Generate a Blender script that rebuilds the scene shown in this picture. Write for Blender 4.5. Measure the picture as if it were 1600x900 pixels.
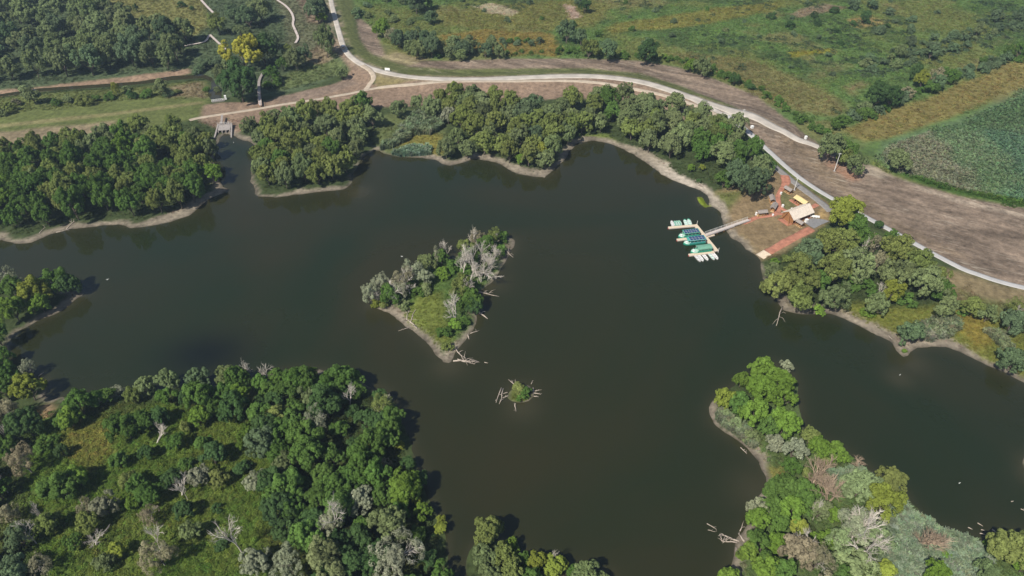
import bpy, math, random
import numpy as np
from mathutils import Vector, Matrix

for o in list(bpy.data.objects): bpy.data.objects.remove(o)
S = bpy.context.scene
COL = S.collection
rng = np.random.default_rng(7)
random.seed(7)
R = math.radians

# ------------------------------------------------------------------ camera, sky, sun, exposure
CAM_H, DEP, FPX = 150.0, R(40), 1101.0          # drone height, downward pitch, focal length in photo pixels (1600 wide)
cam_d = bpy.data.cameras.new('camera'); cam = bpy.data.objects.new('camera', cam_d); COL.objects.link(cam)
cam.location = (0, 0, CAM_H); cam.rotation_euler = (R(90) - DEP, 0, 0)
cam_d.sensor_width = 36; cam_d.lens = 36 * FPX / 1600; cam_d.clip_start = 1; cam_d.clip_end = 20000
S.camera = cam
SUN_EL, SH_AZ = R(49), R(50.4)                  # shadows of the poles run 50 degrees from +X towards +Y
w = bpy.data.worlds.new('World'); S.world = w; w.use_nodes = True
nt = w.node_tree; bg = nt.nodes['Background']
sky = nt.nodes.new('ShaderNodeTexSky'); sky.sky_type = 'NISHITA'; sky.sun_disc = False
sky.sun_elevation = SUN_EL; sky.air_density = 1.0; sky.dust_density = 1.0; sky.ozone_density = 1.0
_sx, _sy = -math.cos(SH_AZ), -math.sin(SH_AZ)   # horizontal direction towards the sun
sky.sun_rotation = math.atan2(_sx, _sy)
nt.links.new(sky.outputs[0], bg.inputs[0]); bg.inputs[1].default_value = 0.085
sl = bpy.data.lights.new('sun', 'SUN'); sl.energy = 5.0; sl.angle = R(0.53); sl.color = (1, .955, .87)
sun = bpy.data.objects.new('sun', sl); COL.objects.link(sun)
sun.rotation_euler = Vector((_sx * math.cos(SUN_EL), _sy * math.cos(SUN_EL), math.sin(SUN_EL))).to_track_quat('Z', 'Y').to_euler()
S.view_settings.view_transform = 'Standard'; S.view_settings.look = 'None'
S.view_settings.gamma = 1; S.view_settings.use_curve_mapping = False; S.view_settings.exposure = 0.22

# ------------------------------------------------------------------ helpers: photo pixel -> place on the land
CD, SD = math.cos(DEP), math.sin(DEP)
def G(px, py, z=0.0):
    dx = px - 800.0; dy = 450.0 - py
    d = np.array([dx, FPX * CD + dy * SD, -FPX * SD + dy * CD]); t = (z - CAM_H) / d[2]
    return d[0] * t, d[1] * t
def proj(x, y, z):
    z = z - CAM_H; fw = y * CD - z * SD; up = y * SD + z * CD
    return 800 + FPX * x / fw, 450 - FPX * up / fw, fw
def poly(pts, z=0.0): return np.array([G(a, b, z) for a, b in pts])
def smooth(a, b, x):
    t = np.clip((x - a) / (b - a), 0, 1); return t * t * (3 - 2 * t)
def _hash(ix, iy, s):
    n = (ix.astype(np.int64) * 374761393 + iy.astype(np.int64) * 668265263 + s * 974711) & 0x7fffffff
    n = ((n ^ (n >> 13)) * 1274126177) & 0x7fffffff
    return ((n ^ (n >> 16)) & 0xffff) / 65535.0
def vnoise(x, y, sc, s=0):
    x = np.asarray(x, float) / sc; y = np.asarray(y, float) / sc
    ix = np.floor(x); iy = np.floor(y); fx = x - ix; fy = y - iy
    fx = fx * fx * (3 - 2 * fx); fy = fy * fy * (3 - 2 * fy)
    a = _hash(ix, iy, s); b = _hash(ix + 1, iy, s); c = _hash(ix, iy + 1, s); d = _hash(ix + 1, iy + 1, s)
    return (a + (b - a) * fx) * (1 - fy) + (c + (d - c) * fx) * fy
def fbm(x, y, sc, s=0, o=4):
    v = 0; a = .5; t = 0
    for i in range(o):
        v = v + a * vnoise(x, y, sc, s + i * 17); t += a; a *= .55; sc *= .5
    return v / t
def inside(P, x, y):
    c = np.zeros(np.shape(x), bool); n = len(P); j = n - 1
    for i in range(n):
        xi, yi = P[i]; xj, yj = P[j]
        if yi != yj:
            m = ((yi > y) != (yj > y)) & (x < (xj - xi) * (y - yi) / (yj - yi) + xi); c ^= m
        j = i
    return c
def dist_line(P, x, y, closed=False):
    d = np.full(np.shape(x), 1e9); n = len(P)
    for i in range(n if closed else n - 1):
        ax, ay = P[i]; bx, by = P[(i + 1) % n]; ex, ey = bx - ax, by - ay; L = ex * ex + ey * ey + 1e-9
        t = np.clip(((x - ax) * ex + (y - ay) * ey) / L, 0, 1)
        d = np.minimum(d, (x - ax - t * ex) ** 2 + (y - ay - t * ey) ** 2)
    return np.sqrt(d)
def sdist(P, x, y):                               # positive inside
    x = np.asarray(x, float); y = np.asarray(y, float)
    d = dist_line(P, x, y, True); return np.where(inside(P, x, y), d, -d)
def catmull(pts, step=2.0):
    P = [np.array(p, float) for p in pts]; P = [2 * P[0] - P[1]] + P + [2 * P[-1] - P[-2]]; out = []
    for i in range(1, len(P) - 2):
        n = max(2, int(np.linalg.norm((P[i + 1] - P[i])[:2]) / step))
        for k in range(n):
            t = k / n; a, b, c, d = P[i - 1:i + 3]
            out.append(.5 * (2 * b + (c - a) * t + (2 * a - 5 * b + 4 * c - d) * t * t + (3 * b - a - 3 * c + d) * t ** 3))
    out.append(P[-2]); return np.array(out)

# ------------------------------------------------------------------ object helpers
def tag(o, label=None, cat=None, group=None, kind=None):
    if label: o['label'] = label
    if cat: o['category'] = cat
    if group: o['group'] = group
    if kind: o['kind'] = kind
    return o
def link(name, me, parent=None, mat=None):
    o = bpy.data.objects.new(name, me); COL.objects.link(o)
    if parent: o.parent = parent
    if mat and me is not None and not me.materials: me.materials.append(mat)
    return o
def empty(name, loc=(0, 0, 0), rz=0, sc=1):
    o = bpy.data.objects.new(name, None); COL.objects.link(o); o.location = loc; o.rotation_euler = (0, 0, rz)
    o.scale = sc if hasattr(sc, '__len__') else (sc, sc, sc); o.empty_display_size = .5; return o
def mesh_np(name, V, F, mat=None, smooth_=False):
    V = np.asarray(V, np.float32); F = np.asarray(F, np.int32); k = F.shape[1]
    me = bpy.data.meshes.new(name); me.vertices.add(len(V)); me.vertices.foreach_set('co', V.ravel())
    me.loops.add(F.size); me.loops.foreach_set('vertex_index', F.ravel())
    me.polygons.add(len(F)); me.polygons.foreach_set('loop_start', np.arange(0, F.size, k, dtype=np.int32))
    try: me.polygons.foreach_set('loop_total', np.full(len(F), k, np.int32))
    except Exception: pass
    if smooth_: me.polygons.foreach_set('use_smooth', np.ones(len(F), bool))
    me.update(calc_edges=True)
    if mat: me.materials.append(mat)
    return me
def set_attr(me, name, arr, typ):
    a = me.attributes.new(name, typ, 'POINT')
    if typ == 'FLOAT': a.data.foreach_set('value', np.asarray(arr, np.float32).ravel())
    else: a.data.foreach_set('color', np.asarray(arr, np.float32).ravel())
class MB:
    def __init__(s): s.V = []; s.F = []
    def quadbox(s, a, b):                         # a, b: four corners each (bottom ring, top ring)
        n = len(s.V); s.V += [tuple(p) for p in a] + [tuple(p) for p in b]
        s.F += [(n+3, n+2, n+1, n), (n+4, n+5, n+6, n+7)] + [(n+i, n+(i+1) % 4, n+4+(i+1) % 4, n+4+i) for i in range(4)]; return s
    def box(s, c, d, rz=0.0, taper=1.0):
        cx, cy, cz = c; hx, hy, hz = d[0]/2, d[1]/2, d[2]/2; co, si = math.cos(rz), math.sin(rz)
        def ring(z, k): return [(cx+(x*co-y*si)*k, cy+(x*si+y*co)*k, z) for x, y in ((-hx,-hy),(hx,-hy),(hx,hy),(-hx,hy))]
        return s.quadbox(ring(cz-hz, 1), ring(cz+hz, taper))
    def beam(s, p, q, wd, ht):                    # rectangular bar between two points
        p, q = Vector(p), Vector(q); d = (q-p).normalized(); up = Vector((0,0,1)) if abs(d.z) < .9 else Vector((1,0,0))
        x = d.cross(up).normalized()*wd/2; y = x.cross(d).normalized()*ht/2
        return s.quadbox([p-x-y, p+x-y, p+x+y, p-x+y], [q-x-y, q+x-y, q+x+y, q-x+y])
    def tube(s, pts, rads, n=6, cap=True):
        base = len(s.V); pts = [Vector(p) for p in pts]; ref = Vector((.3, .1, .95))
        for i, p in enumerate(pts):
            d = (pts[min(i+1, len(pts)-1)] - pts[max(i-1, 0)]).normalized()
            x = d.cross(ref)
            if x.length < .05: x = d.cross(Vector((1, 0, 0)))
            x.normalize(); y = d.cross(x)
            for k in range(n):
                a = 2*math.pi*k/n; s.V.append(tuple(p + (x*math.cos(a) + y*math.sin(a))*rads[i]))
        for i in range(len(pts)-1):
            for k in range(n):
                a = base+i*n+k; b = base+i*n+(k+1) % n; s.F.append((a, b, b+n, a+n))
        if cap: s.F.append(tuple(base+(len(pts)-1)*n+k for k in range(n))); s.F.append(tuple(base+n-1-k for k in range(n)))
        return s
    def mesh(s, name, mat=None, smooth_=False):
        me = bpy.data.meshes.new(name); me.from_pydata(s.V, [], s.F)
        if smooth_: me.polygons.foreach_set('use_smooth', np.ones(len(s.F), bool))
        me.update()
        if mat: me.materials.append(mat)
        return me
    def build(s, name, mat, parent=None, smooth_=False): return link(name, s.mesh(name, mat, smooth_), parent)
def copy_tree(o, parent=None):
    c = o.copy(); COL.objects.link(c); c.parent = parent
    for ch in o.children: copy_tree(ch, c)
    return c

# ------------------------------------------------------------------ materials
def mat_nodes(name):
    m = bpy.data.materials.new(name); m.use_nodes = True; n = m.node_tree
    return m, n, n.nodes['Principled BSDF'], lambda t: n.nodes.new('ShaderNode' + t), n.links.new
def simple(name, col, rough=.7, var=.25, scale=3.0, spec=.3, metal=0):
    m, n, b, N, L = mat_nodes(name)
    tc = N('TexCoord'); no = N('TexNoise'); no.inputs['Scale'].default_value = scale; no.inputs['Detail'].default_value = 5
    L(tc.outputs['Object'], no.inputs['Vector'])
    mr = N('MapRange'); mr.inputs[1].default_value = .25; mr.inputs[2].default_value = .75
    mr.inputs[3].default_value = 1-var; mr.inputs[4].default_value = 1+var; L(no.outputs['Fac'], mr.inputs[0])
    mx = N('VectorMath'); mx.operation = 'SCALE'; mx.inputs[0].default_value = col[:3]; L(mr.outputs[0], mx.inputs['Scale'])
    L(mx.outputs[0], b.inputs['Base Color']); b.inputs['Roughness'].default_value = rough
    b.inputs['Specular IOR Level'].default_value = spec; b.inputs['Metallic'].default_value = metal
    return m
def leaf_material(name, trans=.22, instancer=False):
    m = bpy.data.materials.new(name); m.use_nodes = True; n = m.node_tree; n.nodes.clear()
    N = lambda t: n.nodes.new('ShaderNode' + t); L = n.links.new
    out = N('OutputMaterial'); at = N('Attribute'); at.attribute_name = 'tint'
    if instancer:
        ic = N('Attribute'); ic.attribute_type = 'INSTANCER'; ic.attribute_name = 'col'; src = ic.outputs['Color']
    else:
        oi = N('ObjectInfo'); src = oi.outputs['Color']
    sc = N('VectorMath'); sc.operation = 'SCALE'; L(src, sc.inputs[0]); L(at.outputs['Fac'], sc.inputs['Scale'])
    df = N('BsdfDiffuse'); tr = N('BsdfTranslucent'); mx = N('MixShader'); mx.inputs[0].default_value = trans
    hs = N('HueSaturation'); hs.inputs['Hue'].default_value = .485; hs.inputs['Saturation'].default_value = 1.15; hs.inputs['Value'].default_value = 1.1
    L(sc.outputs[0], df.inputs[0]); L(sc.outputs[0], hs.inputs['Color']); L(hs.outputs[0], tr.inputs[0])
    L(df.outputs[0], mx.inputs[1]); L(tr.outputs[0], mx.inputs[2]); L(mx.outputs[0], out.inputs[0]); return m
M_LEAF = leaf_material('leaf'); M_TUFT = leaf_material('tuft_leaf', .25, True)
M_BARK = simple('bark', (.13, .105, .08), .9, .4, 6)
M_DEAD = simple('dead_wood', (.50, .45, .385), .85, .3, 5)
M_TWIG = simple('dry_twig', (.36, .27, .19), .85, .3, 5)
M_DRIFT = simple('driftwood', (.37, .31, .255), .85, .4, 3)
M_ROAD = simple('road_concrete', (.43, .385, .33), .85, .25, .22)
M_PATH = simple('cycle_path', (.40, .385, .37), .85, .12, .35)
M_TRACK = simple('dirt_track', (.40, .33, .25), .95, .2, .5)
M_GRAVEL = simple('gravel_road', (.22, .205, .19), .95, .2, .8)
M_BRICK = simple('red_paving', (.36, .155, .10), .9, .35, .7)
M_PARK = simple('parking_gravel', (.20, .195, .195), .95, .15, 1.0)
M_CONC = simple('concrete', (.29, .26, .24), .85, .22, 1.2)
M_CONCD = simple('dark_concrete', (.10, .09, .085), .9, .3, 1.2)
M_DECK = simple('deck_boards', (.60, .49, .36), .8, .15, 2)
M_GANG = simple('gangway_boards', (.48, .41, .37), .8, .2, 2)
M_ROOFT = simple('tan_roof', (.62, .54, .45), .8, .14, 1.2)
M_ROOFY = simple('straw_roof', (.62, .48, .24), .8, .12, 2)
M_ROOFG = simple('grey_shingle', (.27, .235, .21), .85, .2, 3)
M_WOOD = simple('brown_timber', (.30, .14, .055), .75, .25, 3)
M_WOODL = simple('pale_timber', (.50, .33, .17), .75, .2, 3)
M_WHITE = simple('white_paint', (.80, .79, .76), .5, .06, 4)
M_GALV = simple('galvanised', (.62, .60, .56), .5, .1, 3)
M_GREEN = simple('green_hull', (.02, .26, .17), .35, .15, 2, .5)
M_TEAL = simple('teal_roof', (.07, .33, .30), .45, .15, 2, .5)
M_COVER = simple('green_tarp', (.14, .31, .22), .7, .15, 2)
M_PALEG = simple('pale_green_deck', (.38, .58, .48), .6, .12, 3)
M_PANEL = simple('solar_glass', (.03, .065, .14), .15, .2, 1, .6)
M_ALU = simple('boat_grey', (.52, .50, .49), .5, .15, 3)
M_DARK = simple('dark_metal', (.05, .045, .045), .6, .2, 3)
M_RED = simple('red_buoy', (.35, .05, .04), .6, .1, 3)
M_GLASS = simple('car_glass', (.02, .025, .03), .1, .1, 3, .6)
M_TYRE = simple('tyre', (.02, .02, .02), .9, .1, 3)
M_CARP = simple('car_paint', (.50, .38, .30), .4, .05, 3, .5)

# ------------------------------------------------------------------ shoreline (photo pixels at water level)
LAKE = [(-700,330),(-300,372),(-60,382),(0,376),(16,379),(32,380),(50,379),(75,366),(105,359),(140,355),(162,351),(182,352),(205,357),(230,354),(270,346),(295,337),(315,320),(332,310),(357,296),
 (346,292),(338,275),(336,250),(337,230),(343,216),(352,210),(366,212),(377,219),(390,224),(407,234),(398,247),(393,262),(392,283),(397,300),(404,307),(430,309),(460,304),(500,299),(540,296),(552,285),
 (548,274),(560,258),(574,242),(587,234),(600,241),(622,246),(660,246),(682,249),(694,256),(704,259),(720,254),(742,248),(762,250),(775,254),(797,265),(810,272),(830,276),(852,279),(862,272),(870,262),(882,248),(890,235),(902,225),(925,220),(950,224),(972,232),(997,245),(1020,260),(1032,272),(1060,285),(1092,295),(1105,305),(1110,320),(1125,332),
 (1129,341),(1129,349),(1135,360),(1142,371),(1154,379),(1165,390),(1184,401),(1190,409),(1192,425),(1196,436),(1207,449),(1213,467),(1222,484),(1240,489),(1263,491),(1295,490),(1320,498),(1347,512),(1373,525),(1393,535),(1400,547),(1413,557),(1423,555),(1433,545),(1457,540),(1480,543),(1507,553),(1540,570),(1573,583),(1600,597),(1660,630),(1720,668),
 (1690,700),(1620,710),(1601,714),(1596,724),(1597,742),(1606,752),(1650,770),(1720,805),(1660,826),(1600,834),(1562,840),(1534,846),(1510,838),(1474,828),(1450,816),(1422,788),(1414,772),(1378,742),(1346,726),(1318,704),(1286,690),(1262,684),(1254,668),(1250,640),(1244,600),(1236,580),(1214,570),(1186,580),(1160,596),(1130,614),(1116,626),(1110,640),(1114,660),(1138,678),(1166,700),(1186,724),(1198,748),(1196,764),(1182,780),(1176,800),(1168,822),(1150,844),(1144,876),(1136,905),(1120,990),(1090,1150),
 (960,1150),(985,1000),(972,925),(950,900),(910,893),(870,890),(820,868),(790,850),(760,846),(738,856),(728,880),(732,905),(722,1000),(720,1150),(690,1150),(694,1000),(700,880),(696,843),(685,810),(673,786),(658,733),(644,700),(632,672),(625,645),(600,612),(560,592),(525,583),(500,579),(458,577),(420,584),(380,592),(330,600),(270,604),(215,612),(160,620),(115,623),(97,621),(80,625),(72,618),(75,607),(64,590),(36,580),(12,562),(10,540),(22,517),(62,500),(82,493),(107,478),(124,466),(135,458),(118,452),(80,447),(40,444),(0,440),(-60,438),(-300,430),(-700,420)]
ISLAND = [(605,489),(628,503),(648,518),(666,538),(680,555),(694,565),(707,568),(712,552),(723,538),(735,521),(744,503),(749,483),(752,457),(764,446),(778,428),(793,405),(806,386),(804,376),(795,372),(770,372),(738,384),(715,398),(694,405),(668,418),(645,432),(608,452),(578,470),(576,480),(593,486)]
ISLET = [(813+21*math.cos(a)*(1+.08*math.sin(3*a)), 616+15.5*math.sin(a)*(1+.1*math.cos(2*a))) for a in np.linspace(0, 2*math.pi, 22)[:-1]]
ALGAE = [(1089,309),(1094,307.5),(1099,311),(1103,318),(1108,323),(1102,325),(1096,321),(1091,315)]
CANAL = [(346,156),(347,140),(338,130),(331,121),(318,116),(270,118.5),(220,127),(150,132),(60,138),(0,147),(-120,160),(-120,164),(0,151.5),(60,143),(150,137),(220,131.5),(270,125),(318,122),(330,128),(330,137),(324,148),(331,157)]
P_LAKE, P_ISL, P_ISLET, P_ALG, P_CAN = map(poly, (LAKE, ISLAND, ISLET, ALGAE, CANAL))
def shore(x, y):                                  # metres inland of the lake's edge
    s = -sdist(P_LAKE, x, y)
    for Q in (P_ISL, P_ISLET, P_ALG): s = np.maximum(s, sdist(Q, x, y))
    return s
# levee crest = the paved road
ROAD = [(513,-30,2.9),(517,0,2.9),(522,22,2.9),(530,52,3.0),(538,76,3.2),(552,92,3.6),(575,105,4.4),(605,114,4.4),(640,120,4.2),(680,123,4.4),(740,124,4.6),(800,122,4.8),(860,119.5,5),(920,119,5.2),(970,123,5.2),(1010,130,5.2),(1050,142,5.2),(1090,156,5.4),(1118,165,4.6),(1145,174,6.5),(1165,178,6.8),(1188,187,5.4),(1212,200,4.8),(1240,214,4.4),(1262,223,4.0),(1282,231,3.2)]
LEV_Z = 2.3
P_LEV = np.array([G(a, b, .95 + LEV_Z) for a, b, c in ROAD[:-3]])
P_LEV = np.vstack([P_LEV[:1] + (P_LEV[:1] - P_LEV[1:2]) * 6, P_LEV])
# ------------------------------------------------------------------ terrain grid
def axis(core0, core1, st, far):
    c = np.arange(core0, core1 + st, st); l = [core0]; s_ = st
    while l[-1] > -far: s_ *= 1.35; l.append(l[-1] - s_)
    r = [c[-1]]; s_ = st
    while r[-1] < far: s_ *= 1.35; r.append(r[-1] + s_)
    return np.concatenate([np.array(l[1:][::-1]), c, np.array(r[1:])])
GX = axis(-400, 400, 1.45, 6000)
gy1 = np.arange(40, 290, 1.25); gy2 = np.arange(290, 560, 1.6)
_a = axis(40, 560, 1.6, 6000); GY = np.concatenate([_a[_a < 39], gy1, gy2, _a[_a > 560.5]])
XX, YY = np.meshgrid(GX, GY)
xf, yf = XX.ravel(), YY.ravel()
near = (abs(xf) < 900) & (yf > -300) & (yf < 900)
sh = np.full(xf.shape, 200.0); sh[near] = shore(xf[near], yf[near])
cn = np.full(xf.shape, -200.0); cn[near] = sdist(P_CAN, xf[near], yf[near])
wob = (fbm(xf, yf, 8, 3, 4) - .5) * 3.2
sh = sh + wob * (abs(sh) < 25)
lv = np.full(xf.shape, 1e3); lv[near] = dist_line(P_LEV, xf[near], yf[near])
Z = np.where(sh < 0, np.maximum(.16 * sh, -3), .13 * np.minimum(sh, 4) + .43 * smooth(4, 16, sh))
cz = np.where(cn > -6, np.clip(-.16 * cn, -.6, 1.0), 9)
Z = np.where(sh > 3, np.minimum(np.maximum(Z, .05), np.maximum(cz, -.6)), Z)
Z = Z + (sh > 6) * (cn < -6) * (fbm(xf, yf, 22, 9, 2) - .5) * .35 * smooth(6, 14, sh)
Z = Z + LEV_Z * (1 - smooth(3.0, 14.5, lv)) * smooth(2, 8, sh)
ZG = Z.reshape(XX.shape)
def ground_z(x, y):
    x = np.asarray(x, float); y = np.asarray(y, float)
    i = np.clip(np.searchsorted(GX, x) - 1, 0, len(GX) - 2); j = np.clip(np.searchsorted(GY, y) - 1, 0, len(GY) - 2)
    u = (x - GX[i]) / (GX[i+1] - GX[i]); v = (y - GY[j]) / (GY[j+1] - GY[j])
    return (ZG[j, i]*(1-u) + ZG[j, i+1]*u)*(1-v) + (ZG[j+1, i]*(1-u) + ZG[j+1, i+1]*u)*v
def GT(px, py, dz=0.0):
    z = .9
    for _ in range(4):
        x, y = G(px, py, z + dz); z = float(ground_z(x, y))
    return x, y, z
# ------------------------------------------------------------------ ground cover colours (what grows or lies where)
ew = (fbm(xf, yf, 14, 21, 4) - .5)                 # edge wobble shared by all zones
n_a = fbm(xf, yf, 60, 31, 4); n_b = fbm(xf, yf, 18, 41, 4); n_c = fbm(xf, yf, 6, 51, 3)
C = np.empty((len(xf), 3)); C[:] = (.050, .068, .024)
def zone(pts, col, feather=3, wobble=6, z=.9, amt=1.0):
    s = np.full(xf.shape, -99.0); P = poly(pts, z) if not isinstance(pts, np.ndarray) else pts
    m = (xf > P[:, 0].min()-25) & (xf < P[:, 0].max()+25) & (yf > P[:, 1].min()-25) & (yf < P[:, 1].max()+25)
    s[m] = sdist(P, xf[m], yf[m]) + ew[m] * wobble
    k = (smooth(-feather/2, feather/2, s) * amt)[:, None]; C[:] = C * (1-k) + np.asarray(col) * k; return k[:, 0]
far = smooth(300, 330, yf)                          # meadows north of the levee
lev_y = np.interp(xf, P_LEV[np.argsort(P_LEV[:, 0]), 0], P_LEV[np.argsort(P_LEV[:, 0]), 1])
MEAD = [(535,-60),(560,30),(600,85),(640,95),(720,95),(800,92),(900,92),(1000,95),(1060,105),(1120,125),(1180,150),(1220,180),(1250,205),(1280,222),(1330,225),(1365,262),(1420,285),(1500,308),(1600,325),(1900,380),(2300,300),(1800,-90)]
mead = zone(MEAD, (.098, .155, .044), 3, 3)
mix = lambda a, b, t: C.__setitem__(slice(None), C * (1 - (t)[:, None]) + np.asarray(b) * (t)[:, None]) if a is None else None
mix(None, (.15, .155, .048), mead * smooth(.50, .66, n_a) * .7)
mix(None, (.062, .098, .034), mead * smooth(.52, .64, n_b) * .75)
mix(None, (.19, .165, .070), mead * smooth(.62, .74, fbm(xf, yf, 40, 77, 4)) * .6)
zone([(690,55),(760,45),(860,52),(880,75),(870,88),(800,86),(760,80),(700,78)], (.19, .15, .042), 6, 8)
zone([(690,22),(790,8),(900,0),(960,8),(930,40),(860,48),(740,42),(690,40)], (.15, .15, .045), 8, 8)
zone([(735,10),(770,6),(810,18),(800,26),(750,14)], (.33, .28, .18), 3, 6)
zone([(882,6),(900,10),(906,26),(895,30),(888,18)], (.33, .24, .18), 2, 4)
zone([(940,40),(1100,15),(1220,0),(1230,12),(1100,38),(960,52)], (.16, .155, .04), 6, 8)
zone([(1230,22),(1290,5),(1330,12),(1250,28)], (.20, .16, .10), 4, 6)
zone([(1320,30),(1360,24),(1390,36),(1340,46)], (.24, .19, .075), 4, 5)
zone([(1230,80),(1300,75),(1310,82),(1235,90)], (.19, .18, .03), 3, 5)
zone([(1040,80),(1180,95),(1290,140),(1330,170),(1310,185),(1200,165),(1140,128)], (.155, .145, .055), 8, 8)
zone([(1315,135),(1350,125),(1365,132),(1330,145)], (.24, .15, .085), 7, 9, amt=.7)
zone([(1310,205),(1360,180),(1440,155),(1600,92),(1750,40),(1750,90),(1600,132),(1500,178),(1420,206),(1350,224)], (.185, .155, .052), 5, 5)
zone([(1380,225),(1440,205),(1500,186),(1560,160),(1600,140),(1800,80),(2000,300),(1900,375),(1600,322),(1500,303),(1420,278),(1365,250)], (.105, .155, .075), 6, 5)
zone([(1440,235),(1560,190),(1700,160),(1700,250),(1560,262),(1470,262)], (.135, .18, .095), 14, 20, amt=.6)
zone([(1480,200),(1600,150),(1700,120),(1700,160),(1560,205)], (.07, .115, .05), 10, 14, amt=.7)
reedm = inside(poly([(1385,232),(1440,210),(1500,191),(1560,165),(1600,145),(1800,90),(2000,300),(1900,370),(1600,318),(1500,299),(1420,275),(1372,250)], .9), xf, yf)
mix(None, (.185, .175, .115), reedm * smooth(.52, .68, fbm(xf, yf, 34, 131, 4)) * .75); mix(None, (.065, .125, .075), reedm * smooth(.52, .66, fbm(xf, yf, 45, 151, 4)) * .7)
# wetland and meadow in the north-west
zone([(-300,-40),(505,-40),(520,30),(530,75),(540,95),(545,112),(470,142),(410,152),(345,150),(330,118),(300,112),(0,140),(-300,165)], (.075, .10, .048), 3, 3)
zone([(165,-10),(320,-10),(330,40),(290,62),(235,45),(190,30),(160,10)], (.17, .165, .055), 5, 6)
zone([(195,32),(235,38),(228,50),(198,44)], (.26, .20, .14), 3, 4)
zone([(100,72),(130,62),(115,74),(92,80)], (.24, .19, .14), 3, 4)
zone([(430,0),(520,-10),(522,60),(500,95),(470,100),(450,60)], (.125, .13, .07), 6, 6)
zone([(470,85),(500,70),(525,95),(500,105)], (.19, .15, .09), 4, 5)
zone([(430,125),(470,105),(530,95),(545,112),(500,125),(440,142)], (.105, .13, .048), 4, 4)
zone([(470,0),(500,-5),(505,40),(480,35)], (.2, .15, .1), 4, 5)
zone([(-150,152),(0,140),(100,129),(200,120),(295,107),(300,113),(200,127),(100,136),(0,148),(-150,160)], (.27, .185, .125), 2, 3)
zone([(-300,175),(0,152),(100,143),(240,133),(322,124),(328,140),(330,160),(318,175),(310,186),(240,196),(100,214),(0,232),(-300,270)], (.115, .135, .042), 2, 2)
zone([(262,135),(315,127),(322,150),(270,152)], (.22, .165, .10), 5, 6, amt=.8)
zone([(-100,205),(0,194),(100,183),(175,176),(250,167),(318,158),(318,162),(250,171),(175,181),(100,189),(0,200),(-100,212)], (.21, .19, .085), 2, 1)
zone([(-100,216),(0,206),(120,195),(180,188),(180,200),(120,214),(0,232)], (.24, .19, .115), 4, 4)
# levee slopes
zone([(310,186),(318,162),(345,158),(405,158),(470,142),(530,128),(548,112),(520,80),(505,50),(515,50),(545,88),(580,115),(580,132),(640,127),(700,124),(800,124),(920,122),(1010,134),(1100,165),(1140,182),(1130,200),(1060,185),(980,165),(900,150),(780,160),(700,160),(640,165),(560,165),(480,175),(400,190),(370,205),(345,200)], (.235, .165, .115), 2, 2, z=1.5)
zone([(584,116),(620,118),(700,125),(640,130),(590,136)], (.20, .165, .075), 2, 2, z=2)
zone([(430,150),(500,138),(545,122),(560,130),(500,150),(440,160)], (.21, .155, .115), 3, 3, z=1.2)
dirt = zone([(556,28),(566,30),(590,50),(600,85),(640,94),(720,95),(800,91),(900,91),(1000,94),(1060,104),(1120,124),(1180,148),(1220,178),(1250,204),(1282,226),(1310,240),(1362,262),(1420,283),(1500,306),(1600,325),(1900,380),(1900,500),(1700,470),(1600,452),(1500,418),(1420,377),(1354,339),(1250,277),(1209,243),(1150,188),(1200,195),(1160,180),(1120,160),(1050,138),(1000,124),(920,114),(800,116),(690,117),(640,110),(600,100),(575,85),(562,60)], (.200, .150, .110), 2, 2.5, z=1.2)
zone([(522,-30),(545,-30),(552,20),(560,60),(580,82),(640,101),(700,105),(800,104),(920,103),(1000,111),(1060,130),(1120,158),(1150,170),(1120,166),(1050,142),(1000,128),(920,119),(800,122),(700,123),(640,120),(590,109),(555,92),(535,60)], (.105, .118, .040), 3, 3, z=2.2)
zone([(600,90),(620,82),(670,92),(640,102)], (.24, .20, .11), 4, 6)
zone([(1200,200),(1280,235),(1330,300),(1400,350),(1500,400),(1480,395),(1330,310),(1250,260)], (.225, .165, .105), 8, 6, amt=.7)
zone([(1355,258),(1372,262),(1392,276),(1375,280),(1352,270)], (.33, .27, .20), 3, 3)
zone([(1290,240),(1330,262),(1345,278),(1330,284),(1290,258)], (.27, .155, .10), 4, 4)
zone([(1395,270),(1440,288),(1500,306),(1600,322),(1700,338),(1700,330),(1600,312),(1500,296),(1440,276)], (.055, .10, .02), 2, 2)
zone([(1400,276),(1440,292),(1500,312),(1600,334),(1700,352),(1700,358),(1600,340),(1500,318),(1440,298)], (.30, .24, .18), 2, 1.5)
vg = smooth(5.5, 2.2, lv) * (sh > 6) * .75 * smooth(.35, .6, n_c); mix(None, (.27, .215, .15), vg)
# visitor area by the jetty
zone([(1108,318),(1120,298),(1160,290),(1205,262),(1220,262),(1260,295),(1300,322),(1300,345),(1280,360),(1215,398),(1190,405),(1165,390),(1135,358),(1126,335)], (.215, .155, .085), 3, 3)
zone([(1110,322),(1122,300),(1160,300),(1150,315),(1135,335),(1126,332)], (.13, .14, .045), 4, 4)
zone([(1205,315),(1225,296),(1245,322),(1225,330)], (.115, .12, .045), 3, 3, amt=.8)
zone([(1222,268),(1300,318),(1308,318),(1226,262)], (.11, .13, .04), 2, 1)
zone([(1200,245),(1222,268),(1226,262),(1210,244)], (.11, .13, .04), 2, 1)
zone([(1145,372),(1160,365),(1185,388),(1178,398)], (.25, .19, .09), 3, 3)
zone([(1272,338),(1285,326),(1296,338),(1294,346),(1280,342)], (.36, .25, .11), 2, 2)
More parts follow.
